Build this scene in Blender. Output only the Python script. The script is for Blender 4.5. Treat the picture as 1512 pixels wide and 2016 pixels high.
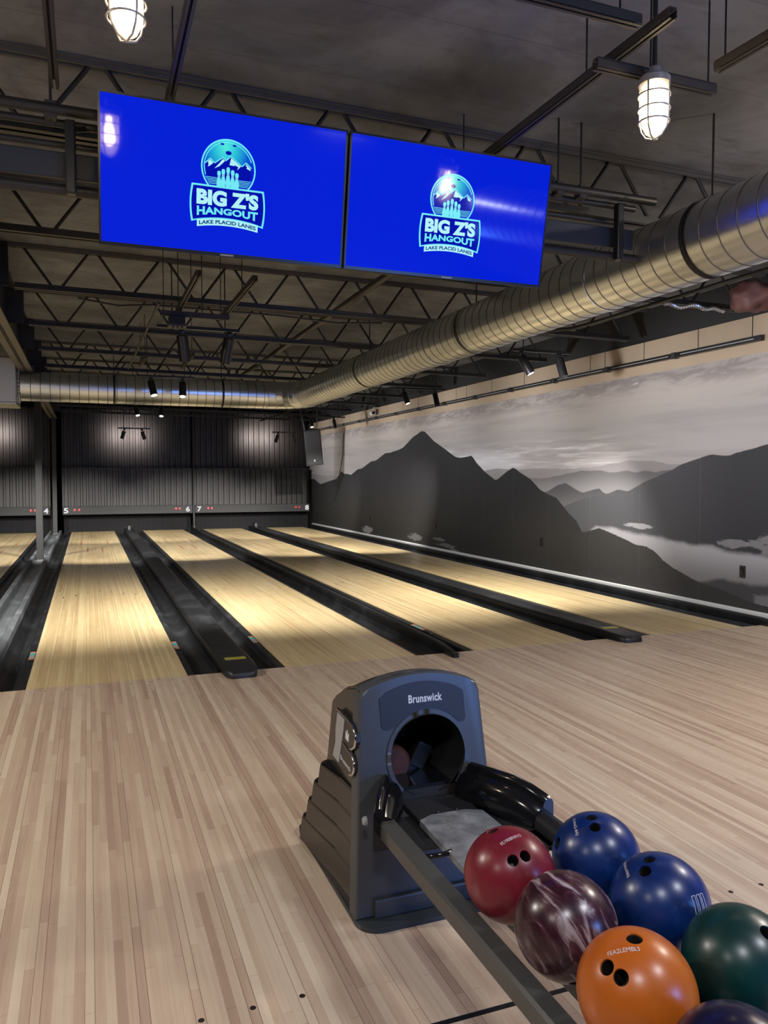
import bpy, bmesh, math, random
from math import sin, cos, pi, radians, sqrt, atan2
from mathutils import Vector, Matrix
random.seed(7)
scene = bpy.context.scene
for o in list(bpy.data.objects):
    bpy.data.objects.remove(o)
COL = scene.collection

# ------------------------------------------------------------------ camera
cam_d = bpy.data.cameras.new('camera'); cam = bpy.data.objects.new('camera', cam_d); COL.objects.link(cam)
YAW, PIT = 0.3633, -0.0436
fwv = Vector((sin(YAW)*cos(PIT), cos(YAW)*cos(PIT), sin(PIT)))
cam.location = (0.4076, -5.647, 1.4093)
cam.rotation_euler = fwv.to_track_quat('-Z', 'Y').to_euler()
cam_d.sensor_fit = 'VERTICAL'; cam_d.sensor_height = 36.0
cam_d.lens = 1533.9/2016*36.0
cam_d.clip_start = 0.05; cam_d.clip_end = 200
scene.camera = cam

# ------------------------------------------------------------------ world, exposure
w = bpy.data.worlds.new('world'); scene.world = w; w.use_nodes = True
w.node_tree.nodes['Background'].inputs[0].default_value = (0.02, 0.02, 0.022, 1)
w.node_tree.nodes['Background'].inputs[1].default_value = 0.3
scene.view_settings.view_transform = 'Standard'
scene.view_settings.look = 'None'
scene.view_settings.exposure = 0.0
scene.view_settings.gamma = 1.0
scene.view_settings.use_curve_mapping = False
scene.cycles.max_bounces = 8
scene.cycles.glossy_bounces = 4
scene.cycles.sample_clamp_indirect = 4.0

# ------------------------------------------------------------------ lights
WARM = (1.0, 0.80, 0.58); NEUT = (1.0, 0.96, 0.90); COOL = (0.93, 0.95, 1.0)
GAIN = {'caged_lamp_light': 1.6}
def light(kind, name, loc, energy, color, aim=None, **kw):
    d = bpy.data.lights.new(name, kind); d.energy = energy*GAIN.get(name, 1.0); d.color = color
    for k, v in kw.items(): setattr(d, k, v)
    o = bpy.data.objects.new(name, d); COL.objects.link(o); o.location = loc
    if aim is not None:
        o.rotation_euler = (Vector(aim)-Vector(loc)).to_track_quat('-Z', 'Y').to_euler()
    return o
# added downlights without fixtures, out of view, to brighten the approach
for (x, y, e) in ((-2.4, -5.6, 42), (0.2, -6.2, 60), (2.7, -6.0, 68), (5.4, -3.6, 125), (-3.4, -1.0, 270)):
    light('AREA', 'approach_fill_light', (x, y, 3.3), e, (1.0, 0.92, 0.84) if x < 0 or x > 4 else (0.93, 0.94, 1.0), aim=(x, y+0.02, 0), shape='DISK', size=0.5)
for x in (-1.46, 4.54):     # the next caged lamps of the same row, out of the picture
    light('POINT', 'caged_lamp_light', (x, -3.05, 2.86), 20, WARM, shadow_soft_size=0.03)
light('AREA', 'screen_glow_light', (3.9, -7.6, 1.35), 95, (0.13, 0.34, 1.0), aim=(1.5, -3.4, 0.5), shape='RECTANGLE', size=1.3, size_y=0.75)
# track spots: (head position, aim, energy)
SPOTS = []
for hx, ax in ((1.25, 0.55), (1.75, 2.35), (5.05, 4.0), (5.6, 5.7), (-2.0, -1.4)):
    SPOTS += [((hx, 1.85, 2.58), (ax, 3.0, 0), 500, 90), ((hx, 5.80, 2.56), (ax, 10.4, 0), 2100, 48), ((hx, 9.75, 2.58), (ax, 14.4, 0), 1300, 42)]
for p, a, e, sz in SPOTS:
    light('SPOT', 'track_spot_light', p, e, NEUT, aim=a, spot_size=radians(sz), spot_blend=0.75, shadow_soft_size=0.04)
for x in (1.22, 1.78, 5.0, 5.5, -1.7, -2.3):   # heads turned to the corrugated masking
    light('SPOT', 'mask_spot_light', (x, 15.2, 2.62), 85, (1.0, 0.84, 0.78), aim=(x, 16.6, 2.55), spot_size=radians(75), spot_blend=1.0, shadow_soft_size=0.03)
for (y, e) in ((-0.6, 60), (1.6, 60), (4.4, 60), (7.2, 60), (10.0, 60), (12.6, 60), (15.0, 45)):   # added lights without fixtures, brightening the mural
    light('SPOT', 'mural_fill_light', (4.45, y, 2.42), e*3.1, (0.97, 0.98, 1.0), aim=(6.55, y, 1.85), spot_size=radians(110), spot_blend=1.0, shadow_soft_size=0.06)

# ------------------------------------------------------------------ material helpers
def mat(name, color=(0.5, 0.5, 0.5), rough=0.5, metal=0.0, **kw):
    m = bpy.data.materials.new(name); m.use_nodes = True
    b = m.node_tree.nodes['Principled BSDF']
    b.inputs['Base Color'].default_value = (*color, 1)
    b.inputs['Roughness'].default_value = rough; b.inputs['Metallic'].default_value = metal
    for k, v in kw.items():
        b.inputs[k].default_value = v
    return m
class NT:
    def __init__(s, m): s.m = m; s.t = m.node_tree; s.b = m.node_tree.nodes['Principled BSDF']
    def n(s, typ, **kw):
        nd = s.t.nodes.new(typ)
        for k, v in kw.items(): setattr(nd, k, v)
        return nd
    def put(s, sock, v):
        if hasattr(v, 'is_output'): s.t.links.new(v, sock)
        elif v is not None:
            try: sock.default_value = v
            except Exception: sock.default_value = (*v, 1)
    def m_(s, op, a, b=None, c=None, clamp=False):
        nd = s.n('ShaderNodeMath', operation=op, use_clamp=clamp)
        for i, v in enumerate((a, b, c)):
            if v is not None: s.put(nd.inputs[i], v)
        return nd.outputs[0]
    def step(s, x, lo, hi):
        nd = s.n('ShaderNodeMapRange', interpolation_type='SMOOTHSTEP')
        s.put(nd.inputs[0], x); s.put(nd.inputs[1], lo); s.put(nd.inputs[2], hi)
        return nd.outputs[0]
    def mix(s, f, a, b, blend='MIX'):
        nd = s.n('ShaderNodeMix', data_type='RGBA', blend_type=blend)
        s.put(nd.inputs[0], f)
        for i, v in ((6, a), (7, b)):
            if hasattr(v, 'is_output'): s.t.links.new(v, nd.inputs[i])
            else: nd.inputs[i].default_value = (*v[:3], 1)
        return nd.outputs[2]
    def xyz(s, sock):
        nd = s.n('ShaderNodeSeparateXYZ'); s.t.links.new(sock, nd.inputs[0]); return nd.outputs
    def vec(s, x, y, z):
        nd = s.n('ShaderNodeCombineXYZ')
        for i, v in enumerate((x, y, z)): s.put(nd.inputs[i], v)
        return nd.outputs[0]
    def noise(s, v, scale=5, detail=3, rough=0.5, dist=0.0, color=False):
        nd = s.n('ShaderNodeTexNoise'); s.put(nd.inputs['Vector'], v)
        nd.inputs['Scale'].default_value = scale; nd.inputs['Detail'].default_value = detail
        nd.inputs['Roughness'].default_value = rough; nd.inputs['Distortion'].default_value = dist
        return nd.outputs[1 if color else 0]
    def white(s, v):
        nd = s.n('ShaderNodeTexWhiteNoise', noise_dimensions='3D'); s.put(nd.inputs[0], v); return nd.outputs[0]
    def ramp(s, f, stops):
        nd = s.n('ShaderNodeValToRGB'); e = nd.color_ramp.elements
        while len(e) < len(stops): e.new(0.5)
        for el, (p, c) in zip(e, stops): el.position = p; el.color = (*c, 1)
        s.put(nd.inputs[0], f); return nd.outputs[0]
    def curve(s, x, pts):
        nd = s.n('ShaderNodeFloatCurve'); cv = nd.mapping.curves[0]
        nd.mapping.use_clip = True
        while len(cv.points) < len(pts): cv.points.new(0.5, 0.5)
        for p, (a, b) in zip(cv.points, pts): p.location = (a, b); p.handle_type = 'VECTOR'
        nd.mapping.update()
        s.put(nd.inputs['Value'], x); return nd.outputs[0]
    def pos(s): return s.n('ShaderNodeNewGeometry').outputs['Position']
    def obj(s): return s.n('ShaderNodeTexCoord').outputs['Object']
    def bump(s, h, strength=0.2, dist=0.01):
        nd = s.n('ShaderNodeBump'); nd.inputs['Strength'].default_value = strength; nd.inputs['Distance'].default_value = dist
        s.put(nd.inputs['Height'], h); s.t.links.new(nd.outputs[0], s.b.inputs['Normal'])
    def base(s, c): s.t.links.new(c, s.b.inputs['Base Color'])
    def rough(s, r): s.t.links.new(r, s.b.inputs['Roughness'])
def srgb(r, g, b):
    f = lambda c: (c/255/12.92) if c <= 10 else ((c/255+0.055)/1.055)**2.4
    return (f(r), f(g), f(b))

BD = 1.0541/39
def wood(name, stops, rough=0.22, joint=0.55, x_off=0.0, seam_col=(0.10, 0.065, 0.04), seam_line=None):
    m = mat(name, rough=rough); t = NT(m); p = t.xyz(t.pos())
    X = t.m_('DIVIDE', t.m_('SUBTRACT', p[0], x_off), BD)
    bi = t.m_('FLOOR', X); fx = t.m_('FRACT', X)
    off = t.m_('MULTIPLY', t.white(t.vec(bi, 3.7, 1.3)), 7.0)
    sy = t.m_('ADD', t.m_('DIVIDE', p[1], joint), off)
    seg = t.m_('FLOOR', sy)
    tone = t.m_('ADD', t.m_('MULTIPLY', t.white(t.vec(bi, 0.5, 9.1)), 0.62), t.m_('MULTIPLY', t.white(t.vec(bi, seg, 2.2)), 0.38))
    grain = t.noise(t.vec(t.m_('MULTIPLY', p[0], 60.0), t.m_('ADD', t.m_('MULTIPLY', p[1], 2.2), off), bi), 1.0, 4, 0.6)
    tone = t.m_('ADD', tone, t.m_('MULTIPLY', t.m_('SUBTRACT', grain, 0.5), 0.7))
    c = t.ramp(tone, stops)
    k = t.m_('MODULO', t.m_('ADD', bi, 1000.0), 5.0)
    left = t.m_('MULTIPLY', t.m_('LESS_THAN', fx, 0.055), t.m_('GREATER_THAN', k, 3.5))
    right = t.m_('MULTIPLY', t.m_('GREATER_THAN', fx, 0.945), t.m_('GREATER_THAN', k, 3.5))
    thin = t.m_('MULTIPLY', t.m_('LESS_THAN', fx, 0.025), 0.22)
    butt = t.m_('MULTIPLY', t.m_('LESS_THAN', t.m_('FRACT', sy), 0.004), 0.25)
    seam = t.m_('MAXIMUM', t.m_('MAXIMUM', t.m_('MULTIPLY', t.m_('ADD', left, right), 0.75), thin), butt)
    c = t.mix(seam, c, seam_col)
    if seam_line is not None:
        d = t.m_('ABSOLUTE', t.m_('SUBTRACT', p[1], seam_line))
        c = t.mix(t.m_('LESS_THAN', d, 0.009), c, (0.012, 0.013, 0.016))
    t.base(c)
    t.rough(t.m_('ADD', t.m_('MULTIPLY', t.noise(t.pos(), 3.0, 3), 0.12), rough-0.06))
    return m
M = {}
M['approach'] = wood('approach_maple', [(0.05, srgb(166, 141, 122)), (0.35, srgb(183, 160, 139)), (0.6, srgb(194, 174, 152)), (0.95, srgb(205, 188, 166))], 0.27, 0.62, 0.0, seam_line=-3.872)
M['lane'] = wood('lane_maple', [(0.05, srgb(190, 164, 122)), (0.35, srgb(203, 179, 134)), (0.7, srgb(211, 189, 143)), (0.95, srgb(218, 199, 155))], 0.2, 0.75, 0.0)
M['dot'] = mat('dark_dot', (0.02, 0.016, 0.015), 0.4)
M['dart'] = mat('dart_inlay', (0.035, 0.022, 0.014), 0.4)
M['mark'] = mat('range_mark', srgb(150, 70, 45), 0.4)

def scuffed(name, c0, c1, rough, scale=6.0, stretch=0.12, amt=0.42):
    m = mat(name, c0, rough); t = NT(m); p = t.xyz(t.pos())
    v = t.vec(p[0], t.m_('MULTIPLY', p[1], stretch), p[2])
    f = t.step(t.noise(v, scale, 5, 0.65), 0.5, 0.75)
    f2 = t.step(t.noise(t.pos(), 2.3, 4, 0.6), 0.45, 0.75)
    t.base(t.mix(t.m_('MULTIPLY', t.m_('ADD', f, f2), amt), c0, c1))
    t.rough(t.m_('ADD', t.m_('MULTIPLY', f2, 0.2), rough))
    return m
M['gutter'] = scuffed('gutter_plastic', (0.008, 0.009, 0.011), (0.035, 0.038, 0.044), 0.42, 9.0, 0.1)
M['cap'] = scuffed('capping_plastic', (0.008, 0.009, 0.011), (0.030, 0.033, 0.039), 0.34, 5.0, 0.3)
M['cap_grey'] = scuffed('worn_grey_capping', (0.10, 0.108, 0.118), (0.30, 0.32, 0.335), 0.45, 6.0, 0.2)
M['steel_dark'] = mat('dark_painted_steel', (0.009, 0.009, 0.010), 0.6)
M['joist'] = mat('joist_paint', (0.008, 0.008, 0.010), 0.6)
M['chord'] = mat('chord_paint', (0.016, 0.016, 0.016), 0.45)
M['top_chord'] = mat('top_chord_paint', (0.07, 0.07, 0.073), 0.9)
M['girder'] = mat('girder_paint', (0.10, 0.088, 0.074), 0.5)
M['girder_web'] = mat('girder_web_paint', (0.008, 0.008, 0.010), 0.6)
M['post'] = mat('post_paint', (0.010, 0.010, 0.010), 0.6)
M['black'] = mat('matt_black', (0.008, 0.008, 0.009), 0.6)
M['void'] = mat('pit_black', (0.003, 0.003, 0.004), 0.9)
M['gloss_black'] = mat('gloss_black', (0.006, 0.006, 0.007), 0.12)
M['satin_black'] = mat('satin_black', (0.012, 0.012, 0.013), 0.3)
M['white_trim'] = mat('white_trim', (0.55, 0.55, 0.54), 0.5)
M['strut'] = mat('galvanised_strut', (0.030, 0.028, 0.027), 0.6, 0.0)

def deck_mat():
    m = mat('ceiling_deck', rough=0.85); t = NT(m); p = t.xyz(t.pos())
    n1 = t.noise(t.pos(), 1.2, 5, 0.65, 0.6); n2 = t.noise(t.vec(p[0], t.m_('MULTIPLY', p[1], 3.0), p[2]), 4.0, 4, 0.6)
    c = t.mix(t.step(n1, 0.3, 0.75), (0.070, 0.075, 0.088), (0.175, 0.186, 0.212))
    c = t.mix(t.m_('MULTIPLY', t.step(n2, 0.5, 0.75), 0.5), c, (0.06, 0.06, 0.064))
    seam = t.m_('LESS_THAN', t.m_('FRACT', t.m_('DIVIDE', p[1], 0.61)), 0.014)
    c = t.mix(t.m_('MULTIPLY', seam, 0.25), c, (0.012, 0.011, 0.011))
    t.base(c); t.bump(n2, 0.3, 0.01); return m
M['deck'] = deck_mat()

def mural_mat():
    m = mat('mountain_mural', rough=0.8, **{'Specular IOR Level': 0.15}); t = NT(m); P = t.pos(); p = t.xyz(P)
    u = t.m_('DIVIDE', t.m_('ADD', p[1], 1.0), 18.0)                 # along the wall
    z = p[2]
    wob = t.m_('MULTIPLY', t.m_('SUBTRACT', t.noise(t.vec(0.0, p[1], 0.0), 5.0, 6, 0.6), 0.5), 0.045)
    def ridge(pts, wobble=1.0):
        pp = [(0.0, pts[0][1]/3)] + [((y+1)/18, zz/3) for y, zz in pts] + [(1.0, pts[-1][1]/3)]
        r = t.m_('MULTIPLY', t.curve(u, pp), 3.0)
        return t.m_('ADD', r, t.m_('MULTIPLY', wob, wobble))
    def below(r, soft=0.006): return t.step(t.m_('SUBTRACT', r, z), -soft, soft)
    def span(a, b, s=0.25): return t.m_('MULTIPLY', t.step(p[1], a-s, a), t.m_('SUBTRACT', 1.0, t.step(p[1], b, b+s)))
    # sky
    g = t.m_('DIVIDE', t.m_('SUBTRACT', z, 1.3), 1.35)
    sky = t.ramp(g, [(0.0, srgb(138, 134, 136)), (0.25, srgb(148, 143, 143)), (0.55, srgb(142, 138, 137)), (0.8, srgb(158, 150, 146)), (1.0, srgb(150, 143, 141))])
    band = t.noise(t.vec(0.0, t.m_('MULTIPLY', p[1], 0.35), t.m_('MULTIPLY', z, 6.0)), 1.1, 4, 0.55, 0.5)
    sky = t.mix(t.m_('MULTIPLY', t.step(band, 0.42, 0.72), 0.38), sky, srgb(112, 107, 110))
    streak = t.noise(t.vec(0.0, t.m_('MULTIPLY', p[1], 0.8), t.m_('MULTIPLY', z, 14.0)), 1.0, 5, 0.6, 0.3)
    glow = t.m_('MULTIPLY', t.step(z, 1.4, 1.7), t.m_('SUBTRACT', 1.0, t.step(z, 1.75, 2.05)))
    glow = t.m_('MULTIPLY', glow, span(3.2, 8.5, 2.0))
    sky = t.mix(t.m_('MULTIPLY', t.m_('MULTIPLY', t.step(streak, 0.45, 0.7), glow), 0.75), sky, srgb(200, 197, 200))
    d = t.m_('ADD', t.m_('POWER', t.m_('DIVIDE', t.m_('SUBTRACT', p[1], 6.0), 1.2), 2.0), t.m_('POWER', t.m_('DIVIDE', t.m_('SUBTRACT', z, 1.62), 0.22), 2.0))
    sky = t.mix(t.m_('MULTIPLY', t.m_('SUBTRACT', 1.0, t.step(d, 0.0, 2.0)), 0.6), sky, srgb(196, 195, 202))
    # mackerel clouds along the top
    cl = t.noise(t.vec(0.0, t.m_('ADD', t.m_('MULTIPLY', p[1], 1.7), t.m_('MULTIPLY', z, 3.0)), t.m_('MULTIPLY', z, 9.0)), 1.2, 6, 0.7, 0.4)
    top = t.step(z, t.m_('ADD', 2.22, t.m_('MULTIPLY', t.noise(t.vec(0.0, p[1], 3.0), 0.8, 3), 0.30)), 2.52)
    sky = t.mix(t.m_('MULTIPLY', t.step(cl, 0.42, 0.56), t.m_('MULTIPLY', top, 0.6)), sky, srgb(112, 105, 106))
    sky = t.mix(t.m_('MULTIPLY', t.step(cl, 0.6, 0.72), t.m_('MULTIPLY', top, 0.7)), sky, srgb(186, 181, 180))
    c = sky
    # distant ranges
    far = [(0.6, 1.50), (1.01, 1.538), (1.28, 1.561), (1.47, 1.564), (1.7, 1.611), (1.94, 1.608), (2.13, 1.627), (2.32, 1.599), (2.56, 1.586), (2.67, 1.561), (3.11, 1.545), (3.43, 1.537), (4.31, 1.547), (4.75, 1.539), (5.13, 1.55), (5.43, 1.563), (5.74, 1.537), (6.2, 1.48), (13.6, 1.44), (14.4, 1.48), (15.1, 1.474), (16.2, 1.522)]
    c = t.mix(t.m_('MULTIPLY', below(ridge(far, 0.7)), 0.85), c, srgb(122, 118, 120))
    m2 = [(1.0, 1.47), (1.41, 1.505), (1.67, 1.478), (1.84, 1.495), (2.03, 1.474), (2.19, 1.502), (2.49, 1.473), (2.7, 1.507), (3.11, 1.506), (3.39, 1.478), (3.63, 1.444), (4.07, 1.403), (4.4, 1.408), (5.06, 1.354), (7.0, 1.2)]
    k2 = t.mix(t.step(z, 1.2, 1.5), srgb(122, 120, 122), srgb(92, 90, 93))
    c = t.mix(below(ridge(m2, 0.7), 0.01), c, k2)
    m1 = [(1.0, 1.2), (2.02, 1.264), (2.18, 1.245), (2.35, 1.274), (2.48, 1.225), (2.62, 1.205), (2.73, 1.276), (2.91, 1.251), (3.1, 1.207), (3.3, 1.28), (3.49, 1.342), (3.67, 1.312), (3.89, 1.232), (4.11, 1.183), (5.0, 1.0)]
    c = t.mix(below(ridge(m1, 0.6)), c, t.mix(t.step(z, 1.0, 1.3), srgb(92, 91, 93), srgb(70, 69, 72)))
    # big mountain on the right, then its mist
    rt = [(-0.6, 1.80), (0.08, 1.74), (0.27, 1.697), (0.47, 1.666), (0.58, 1.634), (0.84, 1.659), (0.94, 1.629), (1.12, 1.595), (1.28, 1.551), (1.41, 1.495), (1.61, 1.438), (1.84, 1.368), (2.01, 1.305), (2.18, 1.236), (2.62, 1.194), (3.03, 1.147), (3.28, 1.087), (3.63, 0.977), (5.0, 0.5)]
    rc = t.mix(t.step(p[1], 0.3, 2.2), srgb(50, 50, 54), srgb(74, 74, 78))
    c = t.mix(below(ridge(rt, 0.5)), c, rc)
    fog_n = t.noise(t.vec(0.0, t.m_('MULTIPLY', p[1], 1.2), t.m_('MULTIPLY', z, 3.0)), 2.0, 5, 0.55)
    ft = [(-0.6, 0.64), (0.05, 0.644), (0.29, 0.647), (0.63, 0.66), (0.87, 0.695), (1.26, 0.692), (1.59, 0.726), (1.95, 0.721), (2.41, 0.786), (2.79, 0.774), (2.95, 0.70), (3.1, 0.5)]
    fr = t.m_('ADD', ridge(ft, 0.6), t.m_('MULTIPLY', t.m_('SUBTRACT', fog_n, 0.5), 0.10))
    fogc = t.mix(t.step(z, 0.3, 0.75), srgb(112, 110, 112), srgb(150, 149, 155))
    c = t.mix(below(fr, 0.035), c, fogc)
    def puff(y0, z0, a, b, col, amt=0.9):
        dd = t.m_('ADD', t.m_('POWER', t.m_('DIVIDE', t.m_('SUBTRACT', p[1], y0), a), 2.0), t.m_('POWER', t.m_('DIVIDE', t.m_('SUBTRACT', z, z0), b), 2.0))
        dd = t.m_('ADD', dd, t.m_('MULTIPLY', t.m_('SUBTRACT', t.noise(t.vec(0.0, t.m_('MULTIPLY', p[1], 2.2), t.m_('MULTIPLY', z, 7.0)), 1.6, 6, 0.65), 0.5), 4.0))
        return t.m_('MULTIPLY', t.m_('SUBTRACT', 1.0, t.step(dd, 0.45, 1.0)), amt), col
    for pf in (puff(2.0, 0.835, 0.26, 0.035, srgb(146, 146, 150), 0.9), puff(0.5, 0.74, 0.22, 0.05, srgb(120, 118, 122), 0.8), puff(0.0, 0.76, 0.3, 0.12, srgb(120, 117, 120), 0.8)):
        c = t.mix(pf[0], c, pf[1])
    lo = [(-0.6, 0.37), (0.05, 0.372), (0.39, 0.35), (0.67, 0.369), (0.86, 0.31), (1.1, 0.2), (1.5, 0.0)]
    c = t.mix(below(t.m_('ADD', ridge(lo, 0.8), t.m_('MULTIPLY', t.m_('SUBTRACT', fog_n, 0.5), 0.1)), 0.03), c, srgb(64, 63, 66))
    f1 = puff(-0.05, 0.22, 0.3, 0.07, srgb(120, 118, 120), 0.7); c = t.mix(f1[0], c, f1[1])
    # main mountain
    mn = [(2.6, 0.0), (2.94, 0.369), (3.05, 0.633), (3.21, 0.83), (3.42, 0.937), (3.58, 1.05), (3.71, 1.131), (3.93, 1.182), (4.12, 1.233), (4.4, 1.395), (4.67, 1.486), (4.88, 1.572), (5.08, 1.518), (5.33, 1.41), (5.45, 1.372), (5.82, 1.512), (6.12, 1.67), (6.29, 1.792), (6.71, 1.763), (6.92, 1.782), (7.41, 1.958), (7.82, 2.095), (8.29, 2.314), (8.44, 2.328), (8.87, 2.234), (9.36, 2.05), (9.62, 2.005), (10.11, 1.961), (10.44, 1.954), (11.03, 1.807), (11.34, 1.796), (12.0, 1.639), (12.34, 1.616), (12.82, 1.487), (13.12, 1.515), (13.38, 1.516), (13.61, 1.59), (13.81, 1.49), (14.04, 1.389), (14.82, 1.313), (15.58, 1.235), (16.19, 1.379)]
    mc = t.mix(t.step(z, 0.2, 1.5), srgb(48, 47, 45), srgb(40, 40, 43))
    c = t.mix(below(ridge(mn, 0.5), 0.005), c, mc)
    # wooded hill in front
    trees = t.m_('MULTIPLY', t.noise(t.vec(0.0, p[1], 7.0), 22.0, 3, 0.7), 0.035)
    hl = [(-0.6, 0.12), (0.28, 0.175), (0.62, 0.25), (0.86, 0.273), (1.04, 0.306), (1.25, 0.367), (1.41, 0.416), (1.53, 0.473), (1.67, 0.559), (1.83, 0.607), (1.99, 0.604), (2.14, 0.645), (2.47, 0.717), (2.72, 0.767), (3.0, 0.70), (3.4, 0.66), (4.5, 0.6), (6.0, 0.3)]
    hn = t.noise(t.vec(0.0, p[1], z), 9.0, 6, 0.7)
    hc = t.mix(t.step(p[1], 2.5, 3.5), t.mix(hn, srgb(47, 46, 45), srgb(60, 59, 59)), mc)
    c = t.mix(below(t.m_('ADD', ridge(hl, 0.0), t.m_('SUBTRACT', trees, 0.017)), 0.006), c, hc)
    # pale patches low on the main mountain
    for pf in (puff(8.75, 0.22, 0.42, 0.085, srgb(108, 106, 107), 0.85), puff(7.6, 0.26, 0.28, 0.035, srgb(104, 102, 102), 0.8), puff(7.3, 0.17, 0.40, 0.045, srgb(104, 102, 102), 0.8), puff(6.95, 0.09, 0.22, 0.05, srgb(104, 102, 102), 0.8), puff(11.6, 0.2, 0.4, 0.09, srgb(132, 130, 132), 0.8)):
        c = t.mix(pf[0], c, pf[1])
    # printed strips
    sl = t.m_('LESS_THAN', t.m_('FRACT', t.m_('DIVIDE', t.m_('ADD', p[1], 0.02), 0.98)), 0.006)
    c = t.mix(t.m_('MULTIPLY', sl, 0.12), c, srgb(150, 148, 148))
    # bare tan wall above the print
    tan = t.mix(t.noise(P, 2.5, 4), srgb(150, 134, 116), srgb(168, 150, 130))
    vs = None
    for yy in (-0.6, 0.3, 1.03, 1.9, 2.64, 2.95, 3.66, 4.59, 5.6, 6.5, 6.9, 7.7, 8.6, 9.4, 10.3, 11.2, 12.0, 12.9, 13.8, 14.6):
        q = t.m_('LESS_THAN', t.m_('ABSOLUTE', t.m_('SUBTRACT', p[1], yy)), 0.006)
        vs = q if vs is None else t.m_('MAXIMUM', vs, q)
    tan = t.mix(t.m_('MULTIPLY', vs, t.m_('GREATER_THAN', z, 2.76)), tan, (0.01, 0.01, 0.01))
    c = t.mix(t.step(z, 2.62, 2.634), c, tan)
    t.base(c); return m
M['mural'] = mural_mat()

def corr_mat():
    m = mat('corrugated_dark_metal', (0.05, 0.045, 0.044), 0.38, 0.55); t = NT(m); p = t.xyz(t.pos())
    n = t.noise(t.vec(t.m_('MULTIPLY', p[0], 6.0), p[1], t.m_('MULTIPLY', p[2], 0.6)), 2.0, 4, 0.6)
    t.base(t.mix(n, (0.009, 0.0085, 0.0085), (0.028, 0.025, 0.0245))); return m
M['corr'] = corr_mat()
M['corr'].node_tree.nodes['Principled BSDF'].inputs['Metallic'].default_value = 0.3

def galv(name, lo, hi, r0, r1):
    m = mat(name, hi, 0.3, 1.0); t = NT(m); P = t.obj(); p = t.xyz(P)
    n = t.noise(P, 14.0, 4, 0.6); n2 = t.noise(P, 1.6, 3)
    t.base(t.mix(n2, lo, hi))
    t.rough(t.m_('ADD', r0, t.m_('MULTIPLY', n, r1-r0)))
    return m
M['duct'] = galv('galvanised_duct', (0.80, 0.84, 0.90), (0.90, 0.94, 1.0), 0.25, 0.36)
M['plenum'] = galv('galvanised_sheet', (0.30, 0.31, 0.32), (0.42, 0.43, 0.44), 0.35, 0.5)

# ball return
M['hood_grey'] = mat('hood_grey_plastic', (0.052, 0.055, 0.060), 0.36)
M['hood_side'] = mat('hood_side_plastic', (0.030, 0.027, 0.024), 0.2)
M['plate_dark'] = mat('name_plate_dark', (0.014, 0.015, 0.018), 0.5)
M['apron'] = mat('apron_rubber', (0.030, 0.036, 0.038), 0.45)
M['rail'] = mat('rail_grey', (0.055, 0.056, 0.053), 0.28)
M['rail_black'] = mat('rail_black', (0.012, 0.012, 0.013), 0.3)
def plate_mat():
    m = mat('worn_metal_plate', (0.2, 0.21, 0.22), 0.4, 0.3); t = NT(m); P = t.obj()
    n = t.noise(P, 9.0, 5, 0.65, 1.2); n2 = t.noise(P, 26.0, 3)
    t.base(t.mix(t.step(n, 0.35, 0.75), (0.12, 0.125, 0.135), (0.30, 0.31, 0.33)))
    t.rough(t.m_('ADD', 0.3, t.m_('MULTIPLY', n2, 0.25))); return m
M['plate'] = plate_mat()
M['white_print'] = mat('white_print', (0.62, 0.62, 0.64), 0.5)
M['silver'] = mat('emblem_silver', (0.30, 0.30, 0.31), 0.35)
M['chrome'] = mat('chrome', (0.6, 0.62, 0.65), 0.12, 1.0)
M['emblem_dark'] = mat('emblem_dark', (0.018, 0.017, 0.016), 0.3)
M['rust'] = mat('rust_rubber', (0.075, 0.022, 0.012), 0.6)
M['yellow'] = mat('yellow_label', (0.33, 0.31, 0.05), 0.5)
M['teal'] = mat('teal_print', (0.05, 0.42, 0.40), 0.5)
M['orange_print'] = mat('orange_print', (0.7, 0.22, 0.1), 0.5)
M['label_white'] = mat('white_label', (0.30, 0.30, 0.28), 0.5)
M['red_lamp'] = mat('red_indicator', (0.35, 0.03, 0.03), 0.3)
M['red_lamp'].node_tree.nodes['Principled BSDF'].inputs['Emission Color'].default_value = (0.6, 0.04, 0.04, 1)
M['red_lamp'].node_tree.nodes['Principled BSDF'].inputs['Emission Strength'].default_value = 0.35

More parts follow.
